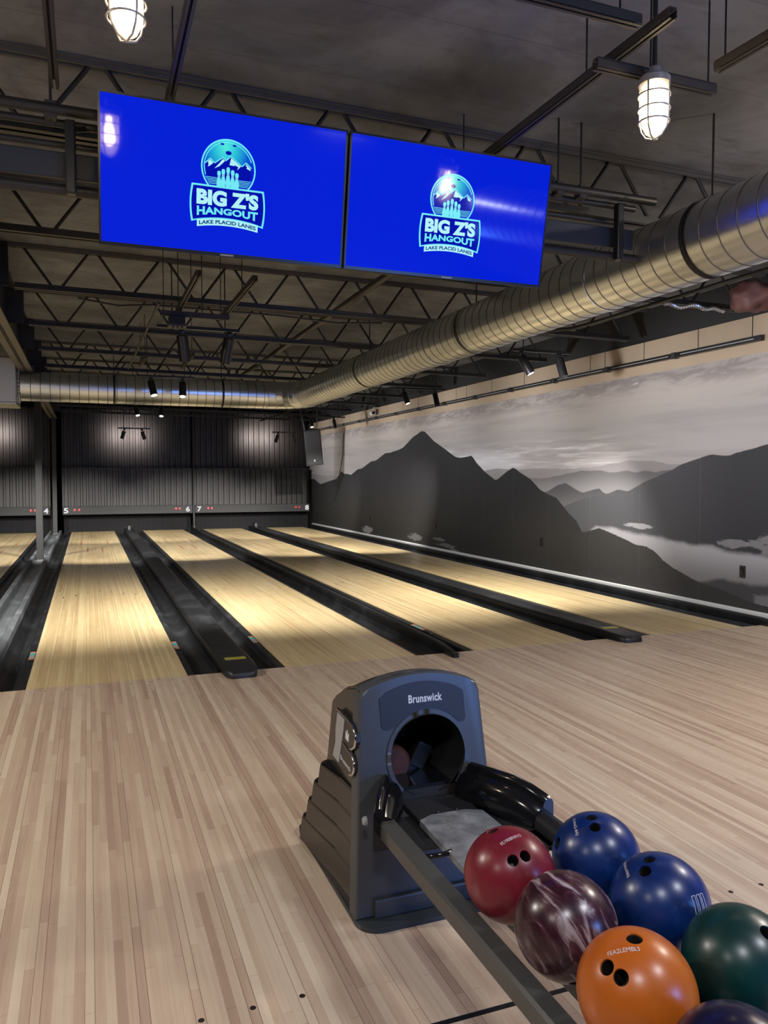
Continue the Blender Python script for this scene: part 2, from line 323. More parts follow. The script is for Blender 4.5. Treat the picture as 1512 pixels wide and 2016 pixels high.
def emis(name, color, strength, rough=0.5):
    m = mat(name, (0, 0, 0), rough)
    b = m.node_tree.nodes['Principled BSDF']
    b.inputs['Emission Color'].default_value = (*color, 1); b.inputs['Emission Strength'].default_value = strength
    return m
M['number'] = emis('glowing_white', (0.9, 0.9, 0.92), 0.75)  # even white emission, shared by lane numbers and speaker badge
M['screen'] = emis('screen_blue', srgb(4, 32, 214), 1.0, 0.05)
M['screen_dark'] = emis('screen_dark_blue', srgb(0, 14, 170), 1.0, 0.09)
M['screen_cyan'] = emis('screen_cyan', srgb(112, 232, 244), 1.0, 0.2)
M['screen_pale'] = emis('screen_pale_cyan', srgb(176, 240, 246), 1.0, 0.2)
M['screen_teal'] = emis('screen_teal', srgb(4, 60, 130), 1.0, 0.2)
def sky_disc():
    m = mat('screen_ball_sky', (0, 0, 0), 0.1); t = NT(m); p = t.xyz(t.n('ShaderNodeTexCoord').outputs['Generated'])
    d = t.m_('SQRT', t.m_('ADD', t.m_('POWER', t.m_('SUBTRACT', p[0], 0.44), 2.0), t.m_('POWER', t.m_('MULTIPLY', t.m_('SUBTRACT', p[2], 0.86), 0.85), 2.0)))
    c = t.ramp(d, [(0.0, srgb(84, 236, 226)), (0.2, srgb(40, 190, 216)), (0.42, srgb(4, 90, 210)), (0.6, srgb(2, 22, 205)), (1.0, srgb(2, 26, 210))])
    t.t.links.new(c, t.b.inputs['Emission Color']); t.b.inputs['Emission Strength'].default_value = 1.0; return m
M['screen_ball'] = sky_disc()
M['bulb'] = emis('lamp_bulb', (1.0, 0.80, 0.52), 60.0)
M['lens'] = emis('spot_lens', (1.0, 0.97, 0.9), 3.0)
M['lens_dim'] = mat('spot_glass_unlit', (0.02, 0.02, 0.025), 0.1)
def jar():
    m = bpy.data.materials.new('jar_glass'); m.use_nodes = True; nt = m.node_tree; nt.nodes.clear()
    out = nt.nodes.new('ShaderNodeOutputMaterial'); mx = nt.nodes.new('ShaderNodeMixShader')
    tr = nt.nodes.new('ShaderNodeBsdfTransparent'); tr.inputs[0].default_value = (1, 0.94, 0.8, 1)
    gl = nt.nodes.new('ShaderNodeBsdfGlossy'); gl.inputs['Roughness'].default_value = 0.05
    tl = nt.nodes.new('ShaderNodeBsdfTranslucent'); tl.inputs[0].default_value = (1, 0.9, 0.7, 1)
    fr = nt.nodes.new('ShaderNodeFresnel'); fr.inputs[0].default_value = 1.35
    m2 = nt.nodes.new('ShaderNodeMixShader'); m2.inputs[0].default_value = 0.28
    nt.links.new(tr.outputs[0], m2.inputs[1]); nt.links.new(tl.outputs[0], m2.inputs[2])
    nt.links.new(fr.outputs[0], mx.inputs[0]); nt.links.new(m2.outputs[0], mx.inputs[1]); nt.links.new(gl.outputs[0], mx.inputs[2])
    nt.links.new(mx.outputs[0], out.inputs[0]); return m
M['jar'] = jar()
M['cage'] = mat('aluminium_cage', (0.42, 0.40, 0.40), 0.4, 0.6)

def ball_mat(name, cols, rough=0.2, swirl=0.0, scale=6.0):
    m = mat(name, cols[0], rough); t = NT(m); P = t.obj()
    if swirl:
        wv = t.noise(t.n('ShaderNodeTexCoord').outputs['Object'], 5.0, 2, color=True)
        off = t.n('ShaderNodeVectorMath', operation='MULTIPLY_ADD')
        t.t.links.new(wv, off.inputs[0]); off.inputs[1].default_value = (0.09, 0.09, 0.09); t.t.links.new(P, off.inputs[2])
        q = t.xyz(off.outputs[0])
        n = t.noise(t.vec(t.m_('MULTIPLY', t.m_('ADD', q[0], t.m_('MULTIPLY', q[2], 0.7)), 3.6), q[1], t.m_('MULTIPLY', t.m_('SUBTRACT', q[2], t.m_('MULTIPLY', q[0], 0.7)), 0.9)), scale*1.5, 5, 0.6, 0.9)
        t.base(t.ramp(n, [(0.28, cols[0]), (0.46, cols[1]), (0.56, cols[2]), (0.68, cols[3]), (0.8, cols[2])]))
    else:
        n = t.noise(P, scale, 4, 0.6, 1.0)
        t.base(t.mix(t.step(n, 0.35, 0.7), cols[0], cols[1]))
    t.b.inputs['Coat Weight'].default_value = 0.25; t.b.inputs['Coat Roughness'].default_value = 0.26
    t.b.inputs['Specular IOR Level'].default_value = 0.3
    return m

# ------------------------------------------------------------------ mesh helpers
class MB:
    def __init__(s): s.bm = bmesh.new()
    def box(s, x0, x1, y0, y1, z0, z1, bev=0.0, seg=2, mi=0, mtx=None):
        r = bmesh.ops.create_cube(s.bm, size=1.0)
        vs = r['verts']
        T = Matrix.Translation(((x0+x1)/2, (y0+y1)/2, (z0+z1)/2)) @ Matrix.Diagonal((abs(x1-x0), abs(y1-y0), abs(z1-z0), 1))
        bmesh.ops.transform(s.bm, matrix=T, verts=vs)
        fs = list({f for v in vs for f in v.link_faces})
        if bev > 0:
            es = list({e for v in vs for e in v.link_edges})
            rb = bmesh.ops.bevel(s.bm, geom=es, offset=bev, segments=seg, affect='EDGES', profile=0.5)
            vs = list({v for f in rb['faces'] for v in f.verts} | {v for v in vs if v.is_valid})
            fs = list({f for v in vs for f in v.link_faces})
        for f in fs: f.material_index = mi
        if mtx is not None: bmesh.ops.transform(s.bm, matrix=mtx, verts=vs)
        return s
    def tube(s, pts, r, seg=10, cap=True, mi=0, closed=False):
        pts = [Vector(p) for p in pts]; rings = []; n = len(pts)
        prev = None
        for i, p in enumerate(pts):
            if closed: d = (pts[(i+1) % n]-pts[i-1])
            else: d = (pts[min(i+1, n-1)]-pts[max(i-1, 0)])
            d.normalize()
            if prev is None:
                a = Vector((0, 0, 1)) if abs(d.z) < 0.9 else Vector((1, 0, 0))
                u = d.cross(a).normalized()
            else:
                u = (prev - d*prev.dot(d)).normalized()
            prev = u; v = d.cross(u)
            rr = r[i] if isinstance(r, (list, tuple)) else r
            rings.append([s.bm.verts.new(p+u*(rr*cos(2*pi*k/seg))+v*(rr*sin(2*pi*k/seg))) for k in range(seg)])
        m = n if closed else n-1
        for i in range(m):
            a, b = rings[i], rings[(i+1) % n]
            for k in range(seg):
                f = s.bm.faces.new((a[k], a[(k+1) % seg], b[(k+1) % seg], b[k])); f.material_index = mi
        if cap and not closed:
            for rg, fl in ((rings[0], True), (rings[-1], False)):
                f = s.bm.faces.new(rg[::-1] if fl else rg); f.material_index = mi
        return s
    def bar(s, a, b, w, h, mi=0, up=(0, 0, 1)):
        a, b = Vector(a), Vector(b); d = (b-a).normalized(); u = d.cross(Vector(up)).normalized(); v = u.cross(d)
        q = [u*(w/2)*i+v*(h/2)*j for i, j in ((-1, -1), (1, -1), (1, 1), (-1, 1))]
        A = [s.bm.verts.new(a+k) for k in q]; B = [s.bm.verts.new(b+k) for k in q]
        for k in range(4):
            s.bm.faces.new((A[k], A[(k+1) % 4], B[(k+1) % 4], B[k])).material_index = mi
        s.bm.faces.new(A[::-1]).material_index = mi; s.bm.faces.new(B).material_index = mi
        return s
    def prism(s, poly, depth, fn, mi=0):
        """poly: 2-D points; fn(u, v, t) -> point with t from 0 to depth"""
        A = [s.bm.verts.new(fn(u, v, 0.0)) for u, v in poly]; B = [s.bm.verts.new(fn(u, v, depth)) for u, v in poly]
        n = len(poly)
        s.bm.faces.new(A).material_index = mi; s.bm.faces.new(B[::-1]).material_index = mi
        for k in range(n):
            s.bm.faces.new((A[k], B[k], B[(k+1) % n], A[(k+1) % n])).material_index = mi
        return s
    def loft(s, rings, cap=True, closed=True, mi=0):
        R = [[s.bm.verts.new(p) for p in rg] for rg in rings]
        n = len(R[0])
        for a, b in zip(R, R[1:]):
            for k in range(n if closed else n-1):
                s.bm.faces.new((a[k], a[(k+1) % n], b[(k+1) % n], b[k])).material_index = mi
        if cap and closed:
            s.bm.faces.new(R[0][::-1]).material_index = mi; s.bm.faces.new(R[-1]).material_index = mi
        return s
    def lathe(s, prof, c, seg=24, axis='z', mi=0):
        rings = []
        for r, h in prof:
            rg = []
            for k in range(seg):
                a = 2*pi*k/seg
                if axis == 'z': p = (c[0]+r*cos(a), c[1]+r*sin(a), c[2]+h)
                elif axis == 'y': p = (c[0]+r*cos(a), c[1]+h, c[2]+r*sin(a))
                else: p = (c[0]+h, c[1]+r*cos(a), c[2]+r*sin(a))
                rg.append(p)
            rings.append(rg)
        return s.loft(rings, True, True, mi)
    def sphere(s, c, r, u=24, v=16, mi=0):
        x = bmesh.ops.create_uvsphere(s.bm, u_segments=u, v_segments=v, radius=r, matrix=Matrix.Translation(c))
        for f in {f for q in x['verts'] for f in q.link_faces}: f.material_index = mi
        return s
    def build(s, name, m, parent=None, smooth=None, fix=True):
        if fix: bmesh.ops.recalc_face_normals(s.bm, faces=s.bm.faces[:])
        me = bpy.data.meshes.new(name); s.bm.to_mesh(me); s.bm.free()
        for k in (m if isinstance(m, (list, tuple)) else [m]): me.materials.append(k)
        if smooth:
            me.polygons.foreach_set('use_smooth', [True]*len(me.polygons))
            me.set_sharp_from_angle(angle=radians(smooth))
        o = bpy.data.objects.new(name, me); COL.objects.link(o)
        if parent is not None: under(o, parent)
        return o
def under(o, parent):
    o.parent = parent
    o.matrix_parent_inverse = WORLD.get(parent.name, Matrix.Identity(4)).inverted()
WORLD = {}
def thing(name, label, cat, loc=(0, 0, 0), group=None):
    o = bpy.data.objects.new(name, None); COL.objects.link(o); o.location = loc
    o.empty_display_size = 0.1
    WORLD[o.name] = Matrix.Translation(loc)
    o['label'] = label; o['category'] = cat
    if group: o['group'] = group
    return o
def tag(o, label, cat, group=None):
    o['label'] = label; o['category'] = cat
    if group: o['group'] = group
    return o
def struct(o): o['kind'] = 'structure'; return o
def dup(root, loc, label, group=None):
    def cp(o, par):
        c = o.copy(); COL.objects.link(c)
        if par is not None:
            c.parent = par; c.matrix_parent_inverse = o.matrix_parent_inverse.copy()
        for ch in o.children: cp(ch, c)
        return c
    c = cp(root, None); c.location = loc; c['label'] = label
    WORLD[c.name] = Matrix.Translation(loc)
    if group: c['group'] = group
    return c
def text_mesh(txt, size=1.0, bold=0.0, align='CENTER', spacing=1.0):
    cu = bpy.data.curves.new('lettering', 'FONT'); cu.body = txt; cu.size = size; cu.offset = bold
    cu.align_x = align; cu.align_y = 'CENTER' if align == 'CENTER' else 'BOTTOM_BASELINE'; cu.space_character = spacing; cu.resolution_u = 6
    o = bpy.data.objects.new('lettering', cu); COL.objects.link(o)
    dg = bpy.context.evaluated_depsgraph_get(); dg.update()
    me = bpy.data.meshes.new_from_object(o.evaluated_get(dg))
    bpy.data.objects.remove(o); bpy.data.curves.remove(cu)
    return me
def place_text(txt, fn, name, m, parent, fit=None, bold=0.0, spacing=1.0, mi=None):
    """fn(u, v) -> world point; fit = (u0, u1, v0, v1) box the letters fill"""
    me = text_mesh(txt, 1.0, bold, spacing=spacing)
    xs = [v.co.x for v in me.vertices]; ys = [v.co.y for v in me.vertices]
    a0, a1, b0, b1 = min(xs), max(xs), min(ys), max(ys)
    u0, u1, v0, v1 = fit
    for v in me.vertices:
        u = u0+(v.co.x-a0)/(a1-a0)*(u1-u0); q = v0+(v.co.y-b0)/(b1-b0)*(v1-v0)
        v.co = fn(u, q)
    me.materials.clear(); me.materials.append(m)
    o = bpy.data.objects.new(name, me); COL.objects.link(o); me.name = name
    if parent is not None: under(o, parent)
    return o
def boolean(o, cutters):
    for c in cutters:
        md = o.modifiers.new('cut', 'BOOLEAN'); md.object = c; md.operation = 'DIFFERENCE'; md.solver = 'EXACT'
    dg = bpy.context.evaluated_depsgraph_get(); dg.update()
    me = bpy.data.meshes.new_from_object(o.evaluated_get(dg))
    o.modifiers.clear(); o.data = me
    for c in cutters: bpy.data.objects.remove(c)
def rounded(x0, x1, y0, y1, r, n=6):
    out = []
    for cx, cy, a0 in ((x1-r, y1-r, 0), (x0+r, y1-r, 90), (x0+r, y0+r, 180), (x1-r, y0+r, 270)):
        for k in range(n+1):
            a = radians(a0+90*k/n); out.append((cx+r*cos(a), cy+r*sin(a)))
    return out

# ================================================================== STRUCTURE
LW = 1.0541; GA, GB, G0 = 0.719, 0.528, 0.76
LX = {5: 0.0}; LX[6] = LW+GA; LX[7] = LX[6]+LW+GB; LX[8] = LX[7]+LW+GA; LX[4] = -G0-LW
LEND = 16.2
WX = 6.55
b = MB()
b.box(-9, 7.0, -11, -0.003, -0.14, 0.0)
for k in (4, 5, 6, 7, 8):                     # approach dots, inlaid in the boards
    for y, r in ((-3.64, 0.0085), (-0.085, 0.0055)):
        for i in (4, 9, 14, 19, 24, 29, 34):
            x = LX[k]+(i+0.5)*BD
            b.prism([(r*cos(2*pi*q/14), r*sin(2*pi*q/14)) for q in range(14)], 0.0006, lambda u, v, t_, x=x, y=y: (x+u, y+v, t_), 1)
struct(b.build('floor', [M['approach'], M['dot']]))
struct(MB().box(-9, 7.0, -0.003, 18.5, -0.22, -0.13).build('floor_under_lanes', M['void']))
SL = 0.0082
def deck_z(x): return 3.445-SL*(x+0.27)
b = MB(); b.prism([(-9, deck_z(-9)), (7, deck_z(7)), (7, deck_z(7)+0.15), (-9, deck_z(-9)+0.15)], 29.5, lambda u, v, t_: (u, -11+t_, v))
struct(b.build('ceiling', M['deck']))
struct(MB().box(WX, WX+0.15, -11, 18.5, -0.2, 3.0).build('wall_right', M['mural']))
struct(MB().box(WX+0.03, WX+0.15, -11, 18.5, 3.0, 3.45).build('wall_right_upper', M['black']))
struct(MB().box(-9, 7, 18.4, 18.55, -0.2, 3.6).build('wall_back', M['void']))
M['dim_wall'] = mat('dim_wall_paint', (0.09, 0.085, 0.08), 0.8)
struct(MB().box(-9.1, -9, -11, 18.5, -0.2, 3.6).build('wall_left', M['dim_wall']))
struct(MB().box(-9, 7, -11.1, -11, -0.2, 3.6).build('wall_front', M['dim_wall']))
struct(MB().box(6.492, WX, -0.35, 16.3, -0.1, 0.098, 0.006).build('baseboard_right', M['white_trim']))

# ================================================================== LANES
lane_words = {4: 'maple bowling lane at far left, mostly cut off, ending under number 4', 5: 'maple bowling lane nearest the camera, left of the wide scuffed capping',
              6: 'maple bowling lane between the wide scuffed capping and the narrow divider rail', 7: 'maple bowling lane just right of the narrow black divider rail',
              8: 'maple bowling lane next to the mountain mural wall'}
for k in (4, 5, 6, 7, 8):
    x0 = LX[k]
    t = thing('bowling_lane', lane_words[k], 'bowling lane', (x0+LW/2, 8, 0), 'bowling lanes')
    MB().box(x0, x0+LW, 0.003, LEND, -0.13, 0.0).build('lane_bed', M['lane'], t)
    for i, y in ((4, 4.23), (9, 4.38), (14, 4.54), (19, 4.69), (24, 4.54), (29, 4.38), (34, 4.23)):
        x = x0+(i+0.5)*BD
        MB().prism([(-0.008, -0.07), (0.008, -0.07), (0.0, 0.075)], 0.0006, lambda u, v, t_: (x+u, y+v, t_)).build('lane_arrow', M['dart'], t)
    for i, y in ((14, 10.21), (24, 10.21), (9, 12.04), (29, 12.04)):
        x = x0+(i+0.5)*BD
        MB().box(x-0.009, x+0.009, y, y+0.92, 0.0, 0.0006).build('range_marker', M['mark'], t)

# gutters: a low ledge along the lane and a half-round trough
def gutter(x_lane, x_cap, label, sticker):
    s = 1 if x_cap > x_lane else -1
    W = abs(x_cap-x_lane)
    prof = [(0.0, -0.008), (0.052, -0.012), (0.056, -0.02)]
    n = 9
    for q in range(n+1):
        a = pi*q/n; prof.append((0.058+(W-0.062)*(0.5-0.5*cos(a)), -0.02-0.066*sin(a)))
    prof += [(W, -0.015)]
    low = [(u, v-0.012) for u, v in prof[::-1]]
    poly = prof+low
    t = thing('lane_gutter', label, 'gutter', ((x_lane+x_cap)/2, 8, -0.1), 'lane gutters')
    bb = MB(); bb.prism(poly, LEND-0.004, lambda u, v, t_: (x_lane+s*u, 0.004+t_, v))
    bb.build('trough', M['gutter'], t, 30)
    if sticker:
        xa, xb = x_lane+s*0.006, x_lane+s*0.048
        st = MB(); st.box(min(xa, xb), max(xa, xb), 0.98, 1.26, -0.012, -0.0085)
        so = st.build('warning_sticker', M['label_white'], t)
        q = MB(); q.box(min(xa, xb)+0.006, max(xa, xb)-0.008, 1.12, 1.20, -0.0085, -0.0078); q.build('teal_picture', M['teal'], so)
        q = MB(); q.box(min(xa, xb), max(xa, xb), 0.98, 1.005, -0.0085, -0.0078); q.box(min(xa, xb), max(xa, xb), 1.235, 1.26, -0.0085, -0.0078); q.build('orange_band', M['orange_print'], so)
        q = MB(); q.box(min(xa, xb)-0.003, max(xa, xb)+0.003, 0.80, 0.95, -0.014, -0.004, 0.002); q.build('sensor_plate', M['satin_black'], t)
GW = 0.235
gutter(LX[4]+LW, LX[4]+LW+GW, 'scuffed gutter left of the worn grey open capping', False)
gutter(0.0, -GW, 'scuffed gutter between the worn grey open capping and the nearest full lane', True)
gutter(LW, LW+GW, 'scuffed gutter just left of the wide capping with the nearest yellow label', True)
gutter(LX[6], LX[6]-GW, 'dark gutter just right of the wide capping with the nearest yellow label', True)
gutter(LX[6]+LW, LX[6]+LW+GW, 'dark gutter just left of the narrow divider rail', False)
gutter(LX[7], LX[7]-GW, 'dark gutter just right of the narrow divider rail', True)
gutter(LX[7]+LW, LX[7]+LW+GW, 'dark gutter just left of the wide capping nearer the mural', False)
gutter(LX[8], LX[8]-GW, 'dark gutter just right of the wide capping nearer the mural', False)
gutter(LX[8]+LW, LX[8]+LW+GW, 'dark gutter at far right along the foot of the mural wall', False)

def wide_cap(x0, x1, label):
    t = thing('division_capping', label, 'capping', ((x0+x1)/2, 8, 0))
    W = x1-x0; c = (x0+x1)/2
    rows = []
    ys = [(-0.22, 0.55, 0.030), (-0.205, 0.72, 0.044), (-0.17, 0.86, 0.053), (-0.11, 0.95, 0.060), (-0.02, 1.0, 0.064), (0.25, 1.0, 0.068), (0.45, 0.97, 0.062), (1.2, 0.97, 0.060), (LEND+0.1, 0.97, 0.060)]
    for y, f, h in ys:
        hw = W/2*f; lo = 0.001 if y < 0 else -0.012
        r = min(0.018, h*0.4)
        rg = [(-hw, lo), (-hw, h-r), (-hw+r*0.35, h-r*0.3), (-hw+r*1.3, h), (-hw*0.45, h+0.001), (hw*0.45, h+0.001), (hw-r*1.3, h), (hw-r*0.35, h-r*0.3), (hw, h-r), (hw, lo)]
        rows.append([(c+u, y, v) for u, v in rg])
    MB().loft(rows).build('cap_body', M['cap'], t, 50)
    lb = MB(); lb.box(c-0.075, c+0.08, 0.09, 0.165, 0.0655, 0.0685); lb.build('yellow_label', M['yellow'], t)
    MB().box(c-0.04, c+0.04, LEND-0.35, LEND-0.15, 0.060, 0.16, 0.008).build('end_bracket', M['satin_black'], t)
    return t
wide_cap(LW+GW, LX[6]-GW, 'wide black capping with a yellow label, nearest to the ball return and leftmost')
wide_cap(LX[7]+LW+GW, LX[8]-GW, 'wide black capping with a yellow label, the one closer to the mural wall')
def narrow_cap(x0, x1, label):
    t = thing('divider_rail', label, 'divider rail', ((x0+x1)/2, 8, 0)); c = (x0+x1)/2; W = x1-x0
    rows = []
    for y, f, h in ((-0.19, 0.8, 0.028), (-0.17, 0.95, 0.034), (-0.06, 1.0, 0.052), (0.12, 1.0, 0.068), (0.4, 1.0, 0.07), (LEND+0.1, 1.0, 0.07)):
        hw = W/2*f; lo = 0.001 if y < 0 else -0.016
        rows.append([(c+u, y, v) for u, v in ((-hw, lo), (-hw, h-0.012), (-hw*0.6, h), (hw*0.6, h), (hw, h-0.012), (hw, lo))])
    MB().loft(rows).build('rail_body', M['cap'], t, 40)
    MB().box(c-W*0.42, c+W*0.42, -0.188, -0.15, 0.032, 0.036).build('end_cap', M['satin_black'], t)
    MB().box(c-0.028, c+0.028, LEND-0.35, LEND-0.1, 0.06, 0.15, 0.008).build('end_bracket', M['satin_black'], t)
narrow_cap(LX[6]+LW+GW, LX[7]-GW, 'narrow black divider rail ending in a small nose, between the two wide cappings')
t = thing('wall_capping', 'black capping strip between the last gutter and the mural wall', 'capping', (6.45, 8, 0))
rows = []
for y, h in ((-0.19, 0.03), (-0.1, 0.055), (0.05, 0.066), (LEND, 0.066)):
    rows.append([(x, y, v) for x, v in ((LX[8]+LW+GW, 0.001 if y < 0 else -0.012), (LX[8]+LW+GW, h-0.01), (LX[8]+LW+GW+0.012, h), (6.491, h), (6.491, 0.001 if y < 0 else -0.012))])
MB().loft(rows).build('cap_body', M['cap'], t, 40)
# worn open capping between lanes 4 and 5
xa, xb = -G0+GW, -GW
t = thing('open_capping', 'worn grey open capping at left with steel posts standing in it', 'capping', ((xa+xb)/2, 8, 0))
MB().box(xa, xb, -0.004+0.01, LEND, -0.10, -0.012).build('bed_plate', M['cap_grey'], t)
for x in (xa+0.03, xb-0.03):
    MB().box(x-0.03, x+0.03, 0.02, LEND, -0.012, 0.055, 0.008).build('side_rail', M['cap_grey'], t)

# ================================================================== FAR END: masking, pit, numbers
def corrugated(x0, x1, z0, z1, y, pitch=0.15, depth=0.035):
    b = MB(); pts = []
    x = x0; k = 0
    while x < x1-1e-4:
        for dx, dy in ((0.0, 0.0), (0.05, 0.0), (0.062, -depth), (0.138, -depth)):
            if x+dx <= x1: pts.append((x+dx, y+dy))
        x += pitch
    pts.append((x1, y))
    pts2 = [(a, c+0.006) for a, c in pts[::-1]]
    b.prism(pts+pts2, z1-z0, lambda u, v, t_: (u, v, z0+t_)); return b
def masking(x0, x1, nums, label, reds):
    t = thing('masking_unit', label, 'masking unit', ((x0+x1)/2, 16.4, 0.4), 'pinsetter masking units')
    corrugated(x0, x1, 1.60, 3.25, 16.62).build('upper_panel', M['corr'], t)
    corrugated(x0, x1, 0.66, 1.66, 16.40).build('lower_panel', M['corr'], t)
    MB().box(x0, x1, 16.32, 16.42, 0.44, 0.665, 0.01).build('bottom_beam', M['steel_dark'], t)
    MB().box(x0, x1, 16.34, 16.62, 1.655, 1.69, 0.005).build('ledge', M['steel_dark'], t)
    for x, s in nums:
        place_text(s, lambda u, v: (u, 16.315, v), 'lane_number', M['number'], t, fit=(x-0.055, x+0.055, 0.485, 0.625), bold=0.03)
    for x in reds:
        MB().lathe([(0.001, 0.0), (0.028, 0.002), (0.033, 0.012), (0.033, 0.02)], (x, 16.30, 0.57), 14, 'y').build('red_light', M['red_lamp'], t, 40)
masking(-0.22, 3.11, ((-0.13, '5'), (2.98, '6')), 'middle dark corrugated masking with white numbers 5 and 6, between post and black upright', (0.08, 0.19, 2.66, 2.76))
masking(3.17, 6.44, ((3.29, '7'), (6.36, '8')), 'rightmost dark corrugated masking with white numbers 7 and 8, next to the mural', (3.53, 3.63, 6.03, 6.13))
masking(-4.0, -0.50, ((-0.61, '4'), (-3.88, '3')), 'leftmost dark corrugated masking with white number 4, cut off by the picture edge', (-0.87, -0.97))
tag(MB().box(3.12, 3.16, 16.30, 16.42, 0.075, 3.2).build('divider_post', M['steel_dark']), 'thin black upright dividing the middle and rightmost masking', 'post')
for x0, x1, lb in ((-4.0, -0.45, 'black pit curtain under the leftmost masking'), (-0.2, 3.1, 'black pit curtain under the middle masking'), (3.17, 6.5, 'black pit curtain under the rightmost masking')):
    b = MB(); pts = []
    n = int((x1-x0)/0.06)
    for i in range(n+1):
        pts.append((x0+(x1-x0)*i/n, 16.75+0.012*sin(i*1.7)))
    b.prism(pts+[(a, c+0.01) for a, c in pts[::-1]], 0.78, lambda u, v, t_: (u, v, -0.12+t_))
    tag(b.build('pit_curtain', M['void']), lb, 'curtain', 'pit curtains')

# PA speaker at the far right
t = thing('loudspeaker', 'large black loudspeaker hanging in the corner by the mural', 'loudspeaker', (5.70, 13.3, 1.75))
R = Matrix.Translation((5.70, 13.3, 2.18)) @ Matrix.Rotation(radians(-10), 4, 'Z') @ Matrix.Rotation(radians(9), 4, 'X') @ Matrix.Rotation(radians(-6), 4, 'Y')
b = MB(); poly = [(-0.21, -0.17), (0.21, -0.17), (0.15, 0.17), (-0.15, 0.17)]
b.prism(poly, 0.88, lambda u, v, t_: R @ Vector((u, v, t_-0.44))); b.build('cabinet', M['satin_black'], t)
MB().box(-0.19, 0.19, -0.185, -0.168, -0.42, 0.42, 0.008, mtx=R).build('grille', M['black'], t)
MB().box(-0.012, 0.016, -0.191, -0.184, -0.34, -0.285, mtx=R).build('badge', M['number'], t)  # badge is no lamp; its brightness is added emission
MB().tube([R @ Vector((-0.16, 0, 0.44)), R @ Vector((-0.26, 0.02, 1.24))], 0.03, 8).tube([R @ Vector((0.14, 0, 0.44)), R @ Vector((0.24, 0.05, 1.24))], 0.012, 8).build('hanging_bracket', M['black'], t)
tag(MB().tube([(6.535, 13.4, 2.55), (6.535, 13.45, 2.0), (6.535, 13.9, 1.2), (6.535, 14.2, 0.75), (6.535, 14.15, 0.65)], 0.008, 6).build('speaker_cable', M['black']), 'thin black cable hanging down the mural below the loudspeaker', 'cable')

# posts
for y, lb in ((9.06, 'square black steel post standing nearer, left of lane 5'), (15.9, 'square black steel post standing farther, by the masking')):
    t = thing('steel_post', lb, 'post', (-0.38, y, -0.012), 'steel posts')
    MB().box(-0.435, -0.325, y-0.055, y+0.055, -0.012, 2.93, 0.006).build('shaft', M['post'], t)
    MB().box(-0.46, -0.30, y-0.08, y+0.08, -0.012, 0.0).build('base_plate', M['cap_grey'], t)

# ================================================================== ROOF STEEL
def chord_z(x): return 3.055-SL*(x+0.27)
def make_joist():
    t = thing('bar_joist', 'x', 'joist', (3, 0, 3.05), 'open web roof joists')
    x0, x1 = -0.36, 6.57
    for dz, nm in ((0.0, 'bottom_chord'), (0.338, 'top_chord')):
        b = MB()
        for dy in (-0.032, 0.012):
            b.bar((x0+0.2*(dz == 0), dy+0.01, chord_z(x0)+0.03+dz), (x1-0.25*(dz == 0), dy+0.01, chord_z(x1)+0.03+dz), 0.018, 0.045 if dz == 0 else 0.02)
            b.bar((x0+0.2*(dz == 0), dy+0.01+(-0.008 if dy < 0 else 0.008), chord_z(x0)+(0.008 if dz == 0 else 0.043)+dz), (x1-0.25*(dz == 0), dy+0.01+(-0.008 if dy < 0 else 0.008), chord_z(x1)+(0.008 if dz == 0 else 0.043)+dz), 0.034, 0.012)
        b.build(nm, M['chord'] if dz == 0 else M['top_chord'], t)
    pts = []
    x = 0.18-0.61
    while x < x1:
        zt, zb = chord_z(x)+0.366, chord_z(x)+0.035
        pts += [(x-0.045, 0, zb+0.02), (x-0.02, 0, zb), (x+0.02, 0, zb), (x+0.045, 0, zb+0.02), (x+0.26, 0, zt-0.01), (x+0.285, 0, zt), (x+0.325, 0, zt), (x+0.35, 0, zt-0.01)]
        x += 0.61
    pts = [p for p in pts if -0.34 < p[0] < 6.5]
    MB().tube(pts, 0.0125, 7).build('web', M['joist'], t, 60)
    return t
j0 = make_joist()
JY = [(0.2, 'second joist from the camera, its lower chord just under the screens\' left edge'), (-1.5, 'nearest dark roof joist, crossing behind the top of the screens'),
      (1.9, 'third joist, dark web zigzags showing clearly below the screens'), (3.65, 'fourth joist, the next one behind the zigzag below the screens'),
      (5.4, 'fifth joist, running above the nearer end of the left duct'), (7.05, 'sixth joist, just behind the left duct run'),
      (8.75, 'seventh joist from the camera, deep beyond the left duct'), (10.45, 'eighth joist, faint beyond the duct bend'),
      (12.15, 'ninth joist, near the far spotlights'), (13.85, 'tenth joist, above the loudspeaker'), (15.5, 'farthest joist, right in front of the corrugated masking')]
j0.location = (3, JY[0][0], 3.05); j0['label'] = JY[0][1]
for y, lb in JY[1:]: dup(j0, (3, y, 3.05), lb)

t = thing('roof_girder', 'long steel girder with tan bottom flanges running above the posts at left', 'girder', (-0.4, 7, 2.93))
MB().box(-0.40, -0.385, -1.0, 16.25, 2.94, 3.43).build('web', M['girder_web'], t)
MB().box(-0.375, -0.30, -1.0, 16.25, 2.935, 2.95).build('bottom_flange', M['girder'], t)
MB().box(-0.485, -0.41, -1.0, 16.25, 2.935, 2.95).build('bottom_flange', M['girder'], t)
for y in [q[0]+0.05 for q in JY if q[0] > -1]:
    MB().box(-0.385, -0.20, y-0.13, y-0.115, 3.06, 3.43).build('bearing_plate', M['girder_web'], t)
MB().box(-0.48, -0.28, -1.0, 16.25, 3.425, 3.442).build('top_flange', M['girder_web'], t)

